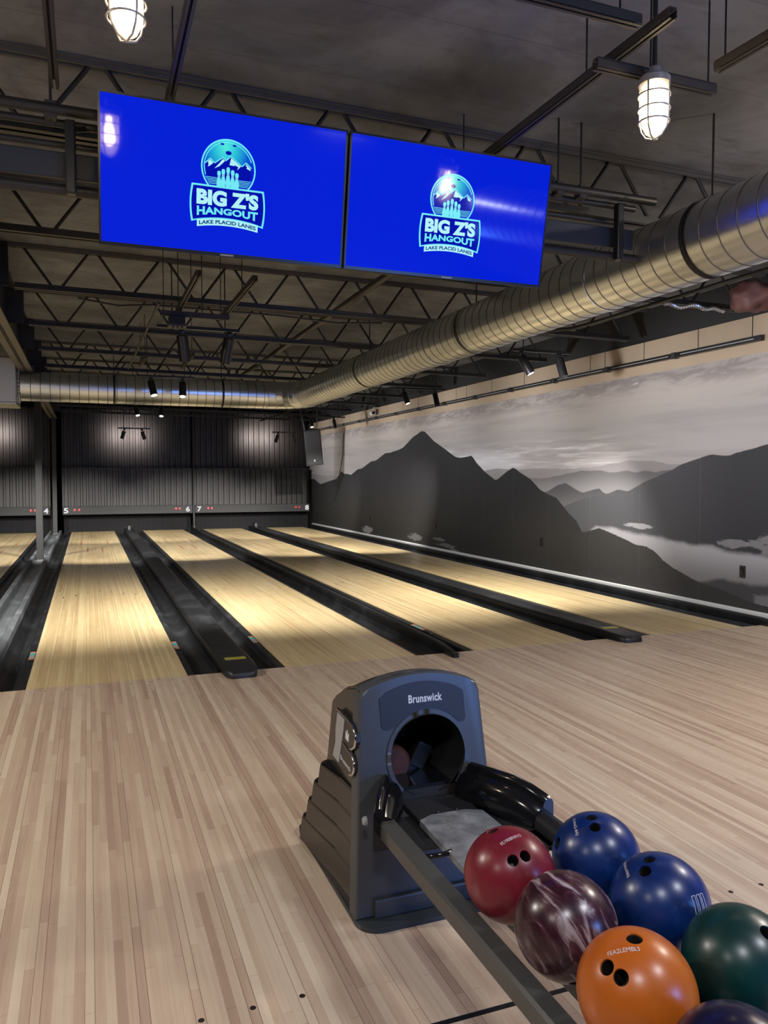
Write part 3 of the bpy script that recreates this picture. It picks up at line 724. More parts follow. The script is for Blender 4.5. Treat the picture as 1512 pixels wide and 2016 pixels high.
# ================================================================== DUCT
RD = 0.212; DX, DYL, DZ = 3.66, 6.80, 2.735
def ring(c, a, r, seg=40):
    a = Vector(a).normalized(); u = a.cross(Vector((0, 0, 1))).normalized(); v = u.cross(a)
    return [Vector(c)+u*(r*cos(2*pi*k/seg))+v*(r*sin(2*pi*k/seg)) for k in range(seg)]
def run(p0, p1, pitch, joints=()):
    p0, p1 = Vector(p0), Vector(p1); L = (p1-p0).length; d = (p1-p0)/L; rings = []
    s = 0.0
    rings.append(ring(p0, d, RD))
    s = pitch/2
    while s < L-0.02:
        for ds, dr in ((-0.0045, 0.0), (-0.002, 0.0028), (0.002, 0.0028), (0.0045, 0.0)):
            rings.append(ring(p0+d*(s+ds), d, RD+dr))
        s += pitch
    rings.append(ring(p1, d, RD)); return rings
def seamed(rings):
    b = MB()
    for i, (p, q) in enumerate(zip(rings, rings[1:])):
        d = (p[0]-q[0]).length
        b.loft([p, q], cap=False, mi=1 if d < 0.01 else 0)
    bmesh.ops.remove_doubles(b.bm, verts=b.bm.verts[:], dist=1e-5)
    return b
M['duct_seam'] = mat('duct_seam', (0.16, 0.155, 0.145), 0.45, 0.9)
t = thing('spiral_duct', 'round galvanised spiral duct bending from the right foreground to the left', 'duct', (DX, 3, DZ))
ER = 0.55
seamed(run((DX, -4.6, DZ), (DX, DYL-ER, DZ), 0.13)).build('long_run', [M['duct'], M['duct_seam']], t, 20)
for y in (1.35, -1.28, 4.6):
    b = MB()
    b.loft([ring((DX, y-0.02, DZ), (0, 1, 0), RD+0.004), ring((DX, y-0.018, DZ), (0, 1, 0), RD+0.007), ring((DX, y+0.018, DZ), (0, 1, 0), RD+0.007), ring((DX, y+0.02, DZ), (0, 1, 0), RD+0.004)], cap=False)
    b.build('joint_band', M['duct'], t, 40)
rings = []; NG = 5
cx_, cy_ = DX-ER, DYL-ER
for k in range(NG+1):
    a = radians(90*k/NG); c = (cx_+ER*cos(a), cy_+ER*sin(a), DZ); dv = (-sin(a), cos(a), 0)
    for ds, dr in ((-0.006, 0.001), (-0.002, 0.007), (0.002, 0.007), (0.006, 0.001)):
        rings.append(ring(Vector(c)+Vector(dv)*ds, dv, RD+dr))
MB().loft(rings, cap=False).build('elbow', M['duct'], t, 25)
seamed(run((cx_, DYL, DZ), (-0.47, DYL, DZ), 0.13)).build('cross_run', [M['duct'], M['duct_seam']], t, 20)
for x, y in ((DX, -2.2), (DX, 0.6), (DX, 3.4), (0.8, DYL), (2.4, DYL)):
    b = MB(); along = (0, 1, 0) if x == DX else (1, 0, 0)
    b.loft([ring(Vector((x, y, DZ))-Vector(along)*0.015, along, RD+0.008), ring(Vector((x, y, DZ))+Vector(along)*0.015, along, RD+0.008)], cap=False)
    b.tube([(x, y, DZ+RD), (x, y, deck_z(x))], 0.006, 6)
    b.build('hanger_strap', M['joist'], t)
t = thing('duct_plenum', 'grey sheet metal plenum box where the left duct begins', 'plenum box', (-1.0, 6.85, 2.45))
b = MB(); b.box(-1.6, -0.505, 6.45, 7.15, 2.46, 3.10, 0.012); b.build('box', M['plenum'], t)
MB().box(-1.62, -0.505, 6.43, 7.17, 2.44, 2.468, 0.004).build('bottom_flange', M['plenum'], t)
b = MB()
for k in range(26):
    a = 2*pi*k/26
    b.box(-0.505, -0.475, DYL+cos(a)*RD*1.04-0.02, DYL+cos(a)*RD*1.04+0.02, DZ+sin(a)*RD*1.04-0.02, DZ+sin(a)*RD*1.04+0.02, 0.004)
b.build('collar_tabs', M['chrome'], t)

# ================================================================== TRACK LIGHTS
def track_light(x, y, z, heads, label, L=0.72, aim_y=0.0, tilt=18, lit=(True, True), size=1.0):
    t = thing('track_light', label, 'spotlight', (x, y, z), 'track spotlights')
    MB().box(x-L/2, x+L/2, y-0.018, y+0.018, z-0.03, z, 0.003).build('track', M['satin_black'], t)
    for hx in (x-L*0.32, x+L*0.32):
        MB().tube([(hx, y, z), (hx, y, deck_z(hx))], 0.006, 6).build('hanger_rod', M['joist'], t)
    for (hx, side), on in zip(heads, lit):
        R = Matrix.Translation((hx, y, z-0.085)) @ Matrix.Rotation(radians(tilt), 4, 'X') @ Matrix.Rotation(radians(side), 4, 'Y')
        b = MB()
        b.box(hx-0.022, hx+0.022, y-0.02, y+0.02, z-0.075, z-0.03, 0.004)
        prof = [(0.001, 0.0), (0.036, 0.0), (0.043, -0.008), (0.043, -0.20), (0.038, -0.20), (0.036, -0.185), (0.001, -0.185)]
        rings = [[R @ Vector((r*size*cos(2*pi*k/18), r*size*sin(2*pi*k/18), h*size)) for k in range(18)] for r, h in prof]
        b.loft(rings)
        h = b.build('spot_head', M['satin_black'], t, 40)
        rings = [[R @ Vector((r*size*cos(2*pi*k/18), r*size*sin(2*pi*k/18), hh*size)) for k in range(18)] for r, hh in ((0.001, -0.197), (0.0375, -0.197), (0.0375, -0.19), (0.001, -0.19))]
        MB().loft(rings).build('lens', M['lens'] if on else M['lens_dim'], h)
    return t
track_light(1.43, 2.05, 2.86, ((1.27, -8), (1.72, 8)), 'dark twin spotlights on a short track, nearest below the screens', 0.78, tilt=14, lit=(False, False), size=1.25)
track_light(1.47, 5.85, 2.86, ((1.26, -10), (1.70, 3)), 'twin spotlights with lit lenses just above the left duct run', 0.80, tilt=-22, size=1.15)
track_light(1.47, 9.75, 2.84, ((1.27, -10), (1.75, 6)), 'twin spotlights seen just below the left duct', 0.76, tilt=-25)
track_light(1.48, 14.1, 2.62, ((1.25, 18), (1.66, -16)), 'twin spotlights on a bar in front of the middle masking', 0.74, tilt=0, lit=(True, False))
track_light(5.18, 14.1, 2.60, ((5.0, 18), (5.4, -18)), 'twin spotlights on a bar in front of the rightmost masking', 0.66, tilt=0, lit=(False, False))
track_light(5.25, 2.05, 2.86, ((4.98, -22), (5.48, -4)), 'twin spotlights nearest the mural, one lens lit, right of the duct', 0.75, tilt=-20, lit=(True, False), size=1.15)
track_light(5.45, 5.95, 2.86, ((5.15, -14), (5.70, -4)), 'middle pair of spotlights between the duct and the mural', 0.85, tilt=-20, lit=(True, False))
track_light(5.65, 12.0, 2.86, ((5.3, 0), (5.85, -4)), 'farthest pair of spotlights along the mural, one lens lit', 0.95, tilt=-22, lit=(True, False))
# rail light along the wall, conduit, camera, outlets
t = thing('wall_light_track', 'long black light track running along the top of the mural', 'light track', (6.5, 7, 2.76))
MB().box(6.485, 6.535, 0.14, 15.6, 2.735, 2.79, 0.005).build('track', M['satin_black'], t)
for k in range(13):
    y = 0.22+k*1.19
    MB().box(6.480, 6.486, y, y+1.0, 2.757, 2.765).build('glint_strip', M['silver'], t)  # bright reflections along the track, put in as pale strips
for k in range(13):
    y = 1.34+k*1.19
    MB().box(6.478, 6.55, y-0.03, y+0.03, 2.73, 2.795, 0.004).build('clip', M['black'], t)
def conduit(pts, r, label):
    tag(MB().tube(pts, r, 8).build('conduit', M['chord'], None, 60), label, 'conduit')
conduit([(5.2, -2.6, 2.975), (5.2, 1.1, 2.975), (5.1, 1.25, 2.95), (4.80, 1.45, 2.93), (4.74, 6.0, 2.93), (4.74, 15.0, 2.93)], 0.018, 'long dark conduit hung between the duct and the mural')
conduit([(2.9, -0.9, 3.2), (2.9, 6.2, 3.16), (2.9, 8.0, 3.16)], 0.035, 'dark sloping conduit under the deck, seen below the right screen')
conduit([(0.35, 2.02, 3.04), (0.7, 2.03, 3.0), (1.0, 2.02, 3.03), (2.2, 2.02, 3.02), (2.8, 2.03, 2.99), (3.3, 2.02, 3.02)], 0.010, 'loose black cable sagging along the joist below the screens')
t = thing('security_camera', 'small white dome security camera under the ceiling by the mural', 'security camera', (6.40, 10.9, 2.87))
MB().lathe([(0.001, -0.07), (0.055, -0.07), (0.06, 0.05), (0.04, 0.06), (0.001, 0.06)], (6.42, 10.9, 2.87), 18, 'y').build('housing', M['white_trim'], t, 40)
MB().lathe([(0.001, -0.085), (0.03, -0.082), (0.036, -0.07)], (6.42, 10.9, 2.87), 16, 'y').build('lens', M['gloss_black'], t, 40)
MB().tube([(6.42, 10.9, 2.9), (6.45, 10.9, 2.99), (6.54, 10.9, 2.99)], 0.014, 8).build('mounting_arm', M['white_trim'], t)
def outlet(y, z, label):
    t = thing('wall_outlet', label, 'outlet', (6.548, y, z), 'dark wall outlets')
    MB().box(6.540, 6.551, y-0.036, y+0.036, z-0.06, z+0.06, 0.004).build('cover_plate', M['satin_black'], t)
    MB().box(6.536, 6.541, y-0.018, y+0.018, z-0.036, z+0.036, 0.004).build('socket', M['gloss_black'], t)
outlet(0.36, 0.47, 'dark wall outlet at the far right, in the painted mist')
outlet(4.07, 0.49, 'dark wall outlet second from the right, low on the mural')
outlet(7.75, 0.49, 'dark wall outlet third from the right, under the mountain peak')
outlet(11.37, 0.48, 'dark wall outlet farthest away, near the masking end')

# ceiling clutter: strut channels
def strut(a, b_, label, rods=(0.12, 0.88), w=0.034):
    a, b_ = Vector(a), Vector(b_); d = (b_-a).normalized()
    t = thing('strut_channel', label, 'strut channel', tuple((a+b_)/2), 'strut channels on the ceiling')
    u = d.cross(Vector((0, 0, 1))).normalized()
    bb = MB()
    for s in (-1, 1):
        bb.bar(a+u*s*w/2, b_+u*s*w/2, 0.004, 0.030)
        bb.bar(a+u*s*(w/2-0.006)+Vector((0, 0, -0.02)), b_+u*s*(w/2-0.006)+Vector((0, 0, -0.02)), 0.012, 0.003)
    bb.bar(a+Vector((0, 0, 0.02)), b_+Vector((0, 0, 0.02)), w, 0.004)
    bb.build('channel', M['strut'], t)
    for f in rods:
        p = a.lerp(b_, f); MB().tube([p+Vector((0, 0, 0.02)), (p.x, p.y, deck_z(p.x))], 0.004, 6).build('hanger_rod', M['joist'], t)
strut((2.425, -3.30, 3.10), (2.385, -1.6, 3.10), 'strut channel running away behind the right caged lamp', (0.3, 0.95))
strut((2.32, -2.98, 3.055), (2.92, -2.98, 3.055), 'short cross strut just above the right caged lamp', (0.45, 0.95))
strut((2.885, -3.4, 3.10), (2.86, -3.06, 3.10), 'short bright strut at the far top right corner')
strut((1.65, -3.18, 3.12), (2.37, -3.18, 3.12), 'dark cross strut at the top edge, left of the right lamp')
strut((0.30, -3.6, 3.12), (0.30, -1.9, 3.12), 'perforated strut running overhead left of the left caged lamp')
strut((0.78, -3.6, 3.12), (0.78, -1.9, 3.12), 'perforated strut running overhead right of the left caged lamp')
strut((1.16, 0.0, 2.85), (1.16, 1.35, 2.85), 'left of two long struts hanging below the screens', (0.32, 0.97))
strut((1.56, 0.0, 2.85), (1.56, 1.6, 2.85), 'right of two long struts hanging below the screens', (0.32, 0.97))
strut((1.0, 1.22, 2.80), (1.58, 1.22, 2.80), 'cross strut with a black box joining the two hanging struts', (0.05, 0.6))
strut((1.10, 4.4, 2.90), (1.08, 5.2, 2.90), 'left far strut hanging above the left duct run')
strut((1.62, 4.0, 2.90), (1.62, 5.2, 2.90), 'right far strut hanging above the left duct run')
t = thing('junction_box', 'small black junction box on the hanging strut below the screens', 'junction box', (1.13, 1.2, 2.82))
MB().box(1.07, 1.20, 1.15, 1.27, 2.70, 2.775, 0.006).build('box', M['black'], t)
MB().box(1.06, 1.21, 1.13, 1.29, 2.685, 2.70).build('cover', M['strut'], t)
for k in range(3): MB().box(1.09+k*0.035, 1.105+k*0.035, 1.13, 1.15, 2.665, 2.685).build('connector', M['strut'], t)
tag(MB().tube([(1.0, 1.3, 2.9), (0.98, 3.4, 2.9), (0.95, 5.6, 2.9)], 0.012, 8).build('conduit', M['strut']), 'pale conduit running along the row of twin spotlights', 'conduit')
# pair of dark boxes and a reddish bundle at the right edge, beyond the duct
b = MB()
b.sphere((0, 0, 0), 1.0, 26, 18)
for v in b.bm.verts:
    n = v.co.normalized(); k = 1+0.16*sin(5*n.x+1.3)*cos(4*n.z)+0.08*sin(11*n.y+2*n.z)
    v.co = Vector((5.86+n.x*0.17*k, -0.36+n.y*0.2*k, 2.99+n.z*0.13*k))
M['bundle'] = mat('reddish_wrap', (0.06, 0.020, 0.018), 0.7)
tag(b.build('insulation_bundle', M['bundle'], None, 60), 'reddish brown lumpy bundle on the joist at the right edge', 'bundle')
M['foil'] = mat('foil_flex', (0.5, 0.52, 0.56), 0.25, 0.9)
b = MB()
pts = []
for k in range(61):
    f = k/60; pts.append((5.32+f*0.7, 0.12+0.02*sin(f*9), 2.985+0.012*sin(f*17)))
b.tube(pts, [0.016+0.005*(k % 2) for k in range(61)], 8)
tag(b.build('flexible_conduit', M['foil'], None, 30), 'shiny silver flexible conduit lying on the joist right of the duct', 'flexible conduit')

# ================================================================== CAGED LAMPS
def make_lamp(S=1.09):
    t = thing('caged_lamp', 'x', 'lamp', (0, 0, 0), 'caged jelly jar lamps')
    MB().lathe([(0.001, 0.145), (0.02, 0.145), (0.024, 0.12), (0.05, 0.112), (0.056, 0.104), (0.056, 0.082), (0.05, 0.078), (0.001, 0.078)], (0, 0, 0), 28).build('fixture_cap', M['cage'], t, 35)
    MB().tube([(0, 0, 0.14), (0, 0, 0.50)], 0.009, 10).build('stem', M['chord'], t)
    MB().lathe([(0.046, 0.078), (0.048, 0.04), (0.047, -0.03), (0.042, -0.062), (0.03, -0.088), (0.014, -0.099), (0.001, -0.101)], (0, 0, 0), 28).build('glass_jar', M['jar'], t, 60)
    MB().lathe([(0.001, 0.075), (0.014, 0.07), (0.014, 0.045), (0.022, 0.02), (0.029, -0.01), (0.029, -0.03), (0.02, -0.052), (0.001, -0.062)], (0, 0, 0), 20).build('bulb', M['bulb'], t, 60)
    b = MB()
    for k in range(4):
        a = pi*k/2+0.5
        pr = [(0.055, 0.085), (0.055, 0.0), (0.054, -0.04), (0.047, -0.075), (0.03, -0.10), (0.0, -0.112)]
        b.tube([(r*cos(a), r*sin(a), h) for r, h in pr], 0.0034, 6)
    for h, r in ((0.045, 0.056), (-0.005, 0.056), (-0.05, 0.054)):
        b.tube([(r*cos(2*pi*k/28), r*sin(2*pi*k/28), h) for k in range(28)], 0.0034, 6, closed=True)
    b.build('wire_guard', M['cage'], t, 60)
    for ch in t.children:
        for v in ch.data.vertices: v.co *= S
    return t
l0 = make_lamp()
LAMPS = [((2.54, -3.065, 2.880), 'lit caged lamp hanging at the upper right, right of the screens'), ((0.543, -3.03, 2.892), 'lit caged lamp at the top left, cut off by the top edge')]
l0.location = LAMPS[0][0]; l0['label'] = LAMPS[0][1]; WORLD[l0.name] = Matrix.Translation(LAMPS[0][0])
dup(l0, LAMPS[1][0], LAMPS[1][1])
for p, _ in LAMPS:
    light('POINT', 'caged_lamp_light', (p[0], p[1], p[2]-0.02), 16, WARM, shadow_soft_size=0.028)

# ================================================================== SCREENS
TW, TH, TGAP, TILT = 1.107, 1.107*9/16, 0.012, -0.188
TO = Vector((0.471, -1.979, 2.430)); TUP = Vector((0, sin(TILT), cos(TILT))); TN = Vector((0, -cos(TILT), sin(TILT)))
def tv_pt(x_off):
    return lambda u, v, d=0.0: TO+Vector((x_off+u, 0, 0))+TUP*v+TN*d
def wood_arc(*a): pass
def screen(x_off, label):
    P = tv_pt(x_off)
    t = thing('wall_screen', label, 'screen', tuple(P(TW/2, 0)), 'lane screens')
    def slab(name, m, u0, u1, v0, v1, d0, d1, par):
        b = MB(); b.prism([(u0, v0), (u1, v0), (u1, v1), (u0, v1)], d1-d0, lambda u, v, q: P(u, v, d0+q)); return b.build(name, m, par)
    slab('back_housing', M['black'], 0.004, TW-0.004, 0.004, TH-0.004, -0.05, -0.006, t)
    e = 0.009
    b = MB()
    for u0, u1, v0, v1 in ((0, TW, 0, e+0.006), (0, TW, TH-e, TH), (0, e, e, TH-e), (TW-e, TW, e, TH-e)):
        b.prism([(u0, v0), (u1, v0), (u1, v1), (u0, v1)], 0.016, lambda u, v, q: P(u, v, -0.012+q))
    b.build('bezel', M['satin_black'], t)
    s = slab('screen', M['screen'], e, TW-e, e+0.006, TH-e, -0.006, 0.0, t)
    slab('brand_strip', M['silver'], TW/2-0.03, TW/2+0.03, 0.003, 0.010, 0.004, 0.0055, t)
    # the logo shown on the screen
    cx = 0.5535
    D = [0.0]
    def face(name, m, poly, d):
        b = MB(); b.prism(poly, 0.0006, lambda u, v, q: P(u, v, d+q)); return b.build(name, m, s)
    def annulus(name, m, r0, r1, a0, a1, cy, d):
        b = MB(); n = 64
        out = [(cx+r1*cos(radians(a0+(a1-a0)*k/n)), cy+r1*sin(radians(a0+(a1-a0)*k/n))) for k in range(n+1)]
        inn = [(cx+r0*cos(radians(a0+(a1-a0)*k/n)), cy+r0*sin(radians(a0+(a1-a0)*k/n))) for k in range(n+1)]
        for k in range(n):
            b.prism([out[k], out[k+1], inn[k+1], inn[k]], 0.0006, lambda u, v, q: P(u, v, d+q))
        return b.build(name, m, s)
    CY, CR = 0.3815, 0.1225
    face('logo_ball', M['screen_ball'], [(cx+CR*cos(2*pi*k/64), CY+CR*sin(2*pi*k/64)) for k in range(64)], 0.0006)
    annulus('logo_ring', M['screen_cyan'], 0.116, 0.1225, -42, 222, CY, 0.0014)
    annulus('logo_ring', M['screen_cyan'], 0.1065, 0.110, 20, 200, CY, 0.0014)
    for u, v, a, b_ in ((0.523, 0.480, 0.009, 0.0042), (0.578, 0.4795, 0.009, 0.0042), (0.552, 0.446, 0.0135, 0.0085)):
        face('logo_hole', M['screen_dark'], [(u+a*cos(2*pi*k/20), v+b_*sin(2*pi*k/20)) for k in range(20)], 0.0014)
    # mountains: dark body, bright ridge line, snow facets
    R_ = [(0.449, 0.392), (0.471, 0.414), (0.491, 0.397), (0.529, 0.426), (0.540, 0.412), (0.563, 0.433), (0.613, 0.397), (0.632, 0.415), (0.656, 0.394)]
    face('logo_mountains', M['screen_dark'], R_+[(0.652, 0.345), (0.636, 0.308), (0.471, 0.308), (0.455, 0.345)], 0.0013)
    b = MB()
    for p, q in zip(R_, R_[1:]):
        d = Vector((q[0]-p[0], q[1]-p[1])).normalized(); n = Vector((-d.y, d.x))*0.0022
        b.prism([(p[0]-n.x, p[1]-n.y), (q[0]-n.x, q[1]-n.y), (q[0]+n.x, q[1]+n.y), (p[0]+n.x, p[1]+n.y)], 0.0006, lambda u, v, w_: P(u, v, 0.002+w_))
    b.build('logo_ridge', M['screen_cyan'], s)
    for poly in ([(0.461, 0.399), (0.471, 0.409), (0.485, 0.396), (0.470, 0.383), (0.461, 0.378), (0.464, 0.388)], [(0.528, 0.419), (0.536, 0.410), (0.512, 0.386), (0.490, 0.374), (0.508, 0.394)],
                 [(0.564, 0.427), (0.608, 0.396), (0.592, 0.379), (0.597, 0.392), (0.584, 0.398), (0.575, 0.395), (0.557, 0.396)], [(0.632, 0.409), (0.652, 0.391), (0.652, 0.384), (0.634, 0.391), (0.637, 0.398), (0.630, 0.402)]):
        face('logo_snow', M['screen_pale'], poly, 0.002)
    for k in range(5):
        v = 0.3345-k*0.0064; w_ = 0.103-k*0.004
        face('logo_line', M['screen_cyan'], [(cx-w_, v), (0.503, v), (0.503, v+0.0022), (cx-w_, v+0.0022)], 0.0019)
        face('logo_line', M['screen_cyan'], [(0.600, v), (cx+w_, v), (cx+w_, v+0.0022), (0.600, v+0.0022)], 0.0019)
    for u, h in ((0.511, 0.366), (0.591, 0.366), (0.530, 0.376), (0.572, 0.376), (0.5515, 0.386)):
        k = (h-0.298)/0.088
        prof = [(0.0085, 0.0), (0.0108, 0.024), (0.0062, 0.052), (0.0058, 0.0535)]
        body = [(u+a, 0.298+q*k) for a, q in prof]+[(u-a, 0.298+q*k) for a, q in prof[::-1]]
        face('logo_pin', M['screen_cyan'], body, 0.0024)
        face('logo_pin', M['screen_pale'], [(u-0.0058, 0.298+0.0555*k), (u+0.0058, 0.298+0.0555*k), (u+0.0058, 0.298+0.0590*k), (u-0.0058, 0.298+0.0590*k)], 0.0024)
        head = [(0.0058, 0.061), (0.0082, 0.074), (0.0072, 0.083), (0.004, 0.088)]
        face('logo_pin', M['screen_cyan'], [(u+a, 0.298+q*k) for a, q in head]+[(u-a, 0.298+q*k) for a, q in head[::-1]], 0.0024)
    # name box
    def arch(u): return 0.022*(1-((u-cx)/0.165)**2)
    def side(v): return 0.008*(1-((v-0.22)/0.08)**2)
    n = 16
    outer = [(0.391-side(0.302-0.162*k/n), 0.302-0.162*k/n) for k in range(n+1)]
    outer += [(0.391+0.325*k/n, 0.140+arch(0.391+0.325*k/n)) for k in range(1, n)]
    outer += [(0.716+side(0.140+0.162*k/n), 0.140+0.162*k/n) for k in range(n+1)]
    face('logo_frame', M['screen_cyan'], outer, 0.0030)
    inn = [(cx+(u-cx)*0.955, 0.222+(v-0.222)*0.90) for u, v in outer]
    face('logo_panel', M['screen_dark'], inn, 0.0038)
    ban = [(0.416, 0.120), ]+[(0.416+0.276*k/n, 0.120+0.9*(arch(0.416+0.276*k/n)-arch(0.416))) for k in range(1, n)]+[(0.692, 0.120)]
    ban += [(0.692-0.276*k/n, 0.149+0.9*(arch(0.416+0.276*k/n)-arch(0.416))) for k in range(n+1)]
    face('logo_banner', M['screen_pale'], ban, 0.0046)
    place_text("BIG Z'S", lambda u, v: P(u, v, 0.0046), 'logo_lettering', M['screen_pale'], s, fit=(0.413, 0.692, 0.2155, 0.284), bold=0.055, spacing=1.02)
    def bent(u, v):
        f = (v-0.168)/(0.209-0.168); lo = 0.166+0.9*(arch(u)-arch(0.413)); hi = 0.2085
        return P(u, lo+f*(hi-lo), 0.0046)
    place_text('HANGOUT', bent, 'logo_lettering', M['screen_cyan'], s, fit=(0.415, 0.691, 0.168, 0.209), bold=0.04, spacing=1.02)
    def ban_f(u, v): return P(u, v+0.9*(arch(u)-arch(0.416)), 0.0054)
    place_text('LAKE PLACID LANES', ban_f, 'logo_lettering', M['screen_teal'], s, fit=(0.425, 0.683, 0.1265, 0.1435), bold=0.035)
    return t
screen(0.0, 'left blue screen with a bowling logo, hanging under the joists')
screen(TW+TGAP, 'right blue screen with a bowling logo, hanging beside the other')

t = thing('screen_mount', 'black pipe frame that carries both blue screens', 'screen mount', (1.6, -1.85, 2.7))
for y, z, r, x0, x1 in ((-1.86, 3.03, 0.024, -1.2, 3.55), (-1.80, 2.995, 0.018, -1.2, 3.45), (-1.84, 2.69, 0.026, -1.2, 3.43), (-1.80, 2.90, 0.016, -1.2, 3.3)):
    MB().tube([(x0, y, z), (x1, y, z)], r, 12).build('pipe', M['chord'], t, 40)
M['navy_bar'] = mat('navy_bar', (0.016, 0.022, 0.036), 0.45)
MB().box(-1.2, 3.42, -1.835, -1.81, 2.745, 2.86, 0.006).build('back_bar', M['navy_bar'], t)
for x in (0.36, 3.28, 2.1, 1.0):
    b = MB(); b.box(x-0.022, x+0.022, -1.905, -1.86, 2.66, 2.98, 0.008); b.build('upright', M['satin_black'], t)
    MB().bar((x, -1.86, 2.95), (x+0.18, -1.70, 3.05), 0.022, 0.022).build('brace', M['chord'], t)
for x in (0.28, 3.05, 2.9):
    MB().tube([(x, -1.84, 2.99), (x, -1.84, deck_z(x))], 0.006, 8).build('hanger_rod', M['joist'], t)
    MB().box(x-0.025, x+0.025, -1.87, -1.81, 2.99, 3.065, 0.004).build('clamp', M['strut'], t)

# ================================================================== BALL RETURN
HC = 1.436
def hw(z): return 0.262-0.047*(max(0.0, z)/0.72)
def fy(z): return -3.383+0.098*z/0.72          # leaning front face
t = thing('ball_return', 'grey and black ball return hood with rails, standing on the approach', 'ball return', (HC, -3.1, 0))
MB().prism(rounded(HC-0.262, HC+0.268, -3.445, -2.62, 0.07), 0.016, lambda u, v, q: (u, v, q)).build('apron', M['apron'], t, 30)
# front bezel with the round ball opening
def front_poly(top=0.715, arch=0.042, shrink=0.0, z0=0.016):
    pts = [(-hw(z0)+shrink, z0)]
    r = 0.028
    pts.append((-hw(top-r)+shrink, top-r-shrink))
    n = 18
    W = hw(top)-0.010-shrink
    for k in range(n+1):
        f = -1+2*k/n; pts.append((f*W, top-shrink+arch*(1-f*f)))
    pts.append((hw(top-r)-shrink, top-r-shrink)); pts.append((hw(z0)-shrink, z0))
    return pts
OZ, OX, OR = 0.492, HC+0.014, 0.135
b = MB(); b.prism(front_poly(), 0.065, lambda u, v, q: (HC+u, fy(v)+q, v))
es = [e for e in b.bm.edges if abs(e.verts[0].co.y-fy(e.verts[0].co.z)) < 1e-4 and abs(e.verts[1].co.y-fy(e.verts[1].co.z)) < 1e-4]
bmesh.ops.bevel(b.bm, geom=es, offset=0.012, segments=3, affect='EDGES', profile=0.6)
bez = b.build('front_bezel', M['hood_grey'], t, 30)
c1 = MB().lathe([(OR, -0.4), (OR, 0.4)], (OX, -3.3, OZ), 64, 'y').build('cut_a', M['hood_grey'])
c2 = MB().box(OX-0.1, OX+0.115, -3.8, -2.95, 0.33, 0.44).build('cut_b', M['hood_grey'])
boolean(bez, [c1, c2])
bez.data.polygons.foreach_set('use_smooth', [True]*len(bez.data.polygons)); bez.data.set_sharp_from_angle(angle=radians(28))
# body behind the bezel
prof = [(-3.33, 0.02), (-3.262, 0.712), (-3.202, 0.703), (-3.107, 0.676), (-3.032, 0.640), (-2.988, 0.606), (-2.985, 0.57), (-2.980, 0.516), (-2.970, 0.41), (-2.90, 0.02)]
b = MB()
rows = []
NL = 13
for k in range(NL):
    f = -1+2*k/(NL-1)
    rows.append([(HC+f*(hw(z)-0.006), y, z+(0.040*(1-f*f)*max(0.0, (z-0.55)/0.16))) for y, z in prof])
b.loft(rows)
body = b.build('body_shell', M['hood_side'], t, 40)
c1 = MB().lathe([(OR+0.003, -0.34), (OR+0.003, 0.3)], (OX, -3.25, OZ), 48, 'y')
for v in c1.bm.verts: v.co.y = max(-3.6, min(v.co.y, -3.06))
c1 = c1.build('cut_a', M['hood_side'])
c2 = MB().box(OX-0.12, OX+0.12, -3.8, -3.06, 0.325, 0.45).build('cut_b', M['hood_side'])
boolean(body, [c1, c2])
body.data.polygons.foreach_set('use_smooth', [True]*len(body.data.polygons)); body.data.set_sharp_from_angle(angle=radians(35))
# glossy top cover
rows = []
for k in range(15):
    f = -1+2*k/14; xx = HC+f*0.196
    h = 0.040*(1-f*f)
    rows.append([(xx, -3.252, 0.708+h+0.010), (xx, -3.20, 0.702+h+0.012), (xx, -3.107, 0.677+h*0.86+0.012), (xx, -3.032, 0.641+h*0.6+0.011), (xx, -2.986, 0.606+h*0.4+0.009), (xx, -2.99, 0.600+h*0.4), (xx, -3.036, 0.632+h*0.6), (xx, -3.11, 0.668+h*0.8), (xx, -3.2, 0.695+h*0.95), (xx, -3.252, 0.70+h)])
MB().loft(rows).build('top_cover', M['gloss_black'], t, 40)
# stepped fins around the back
FZ = [0.392, 0.310, 0.228, 0.146, 0.050]; FY = [-2.965, -2.910, -2.865, -2.815]
for k in range(4):
    zt, zb, yb = FZ[k], FZ[k+1], FY[k]
    def plan(z, flare, y_back):
        s = hw(z)
        half = [(s-0.004, -3.31), (s+0.004, -3.15), (s+0.004+flare, y_back-0.03), (s-0.006+flare, y_back-0.008), (s-0.03+flare, y_back)]
        return [(HC+u, v, z) for u, v in half]+[(HC-u, v, z) for u, v in half[::-1]]
    fl = 0.024+0.004*k
    MB().loft([plan(zb, fl+0.002, yb+0.010), plan(zt-0.012, fl, yb)]).build('fin', M['hood_side'], t, 30)
    MB().loft([plan(zt-0.012, fl, yb), plan(zt-0.005, fl-0.002, yb-0.002), plan(zt, fl-0.009, yb-0.008)]).build('fin_edge', M['gloss_black'], t, 30)
MB().loft([[(HC+u, v, z) for u, v in ((0.25, -3.36), (0.262, -3.15), (0.275, -2.83), (0.25, -2.79), (-0.25, -2.79), (-0.275, -2.83), (-0.262, -3.15), (-0.25, -3.36))] for z in (0.016, 0.055)]).build('kick_base', M['black'], t)
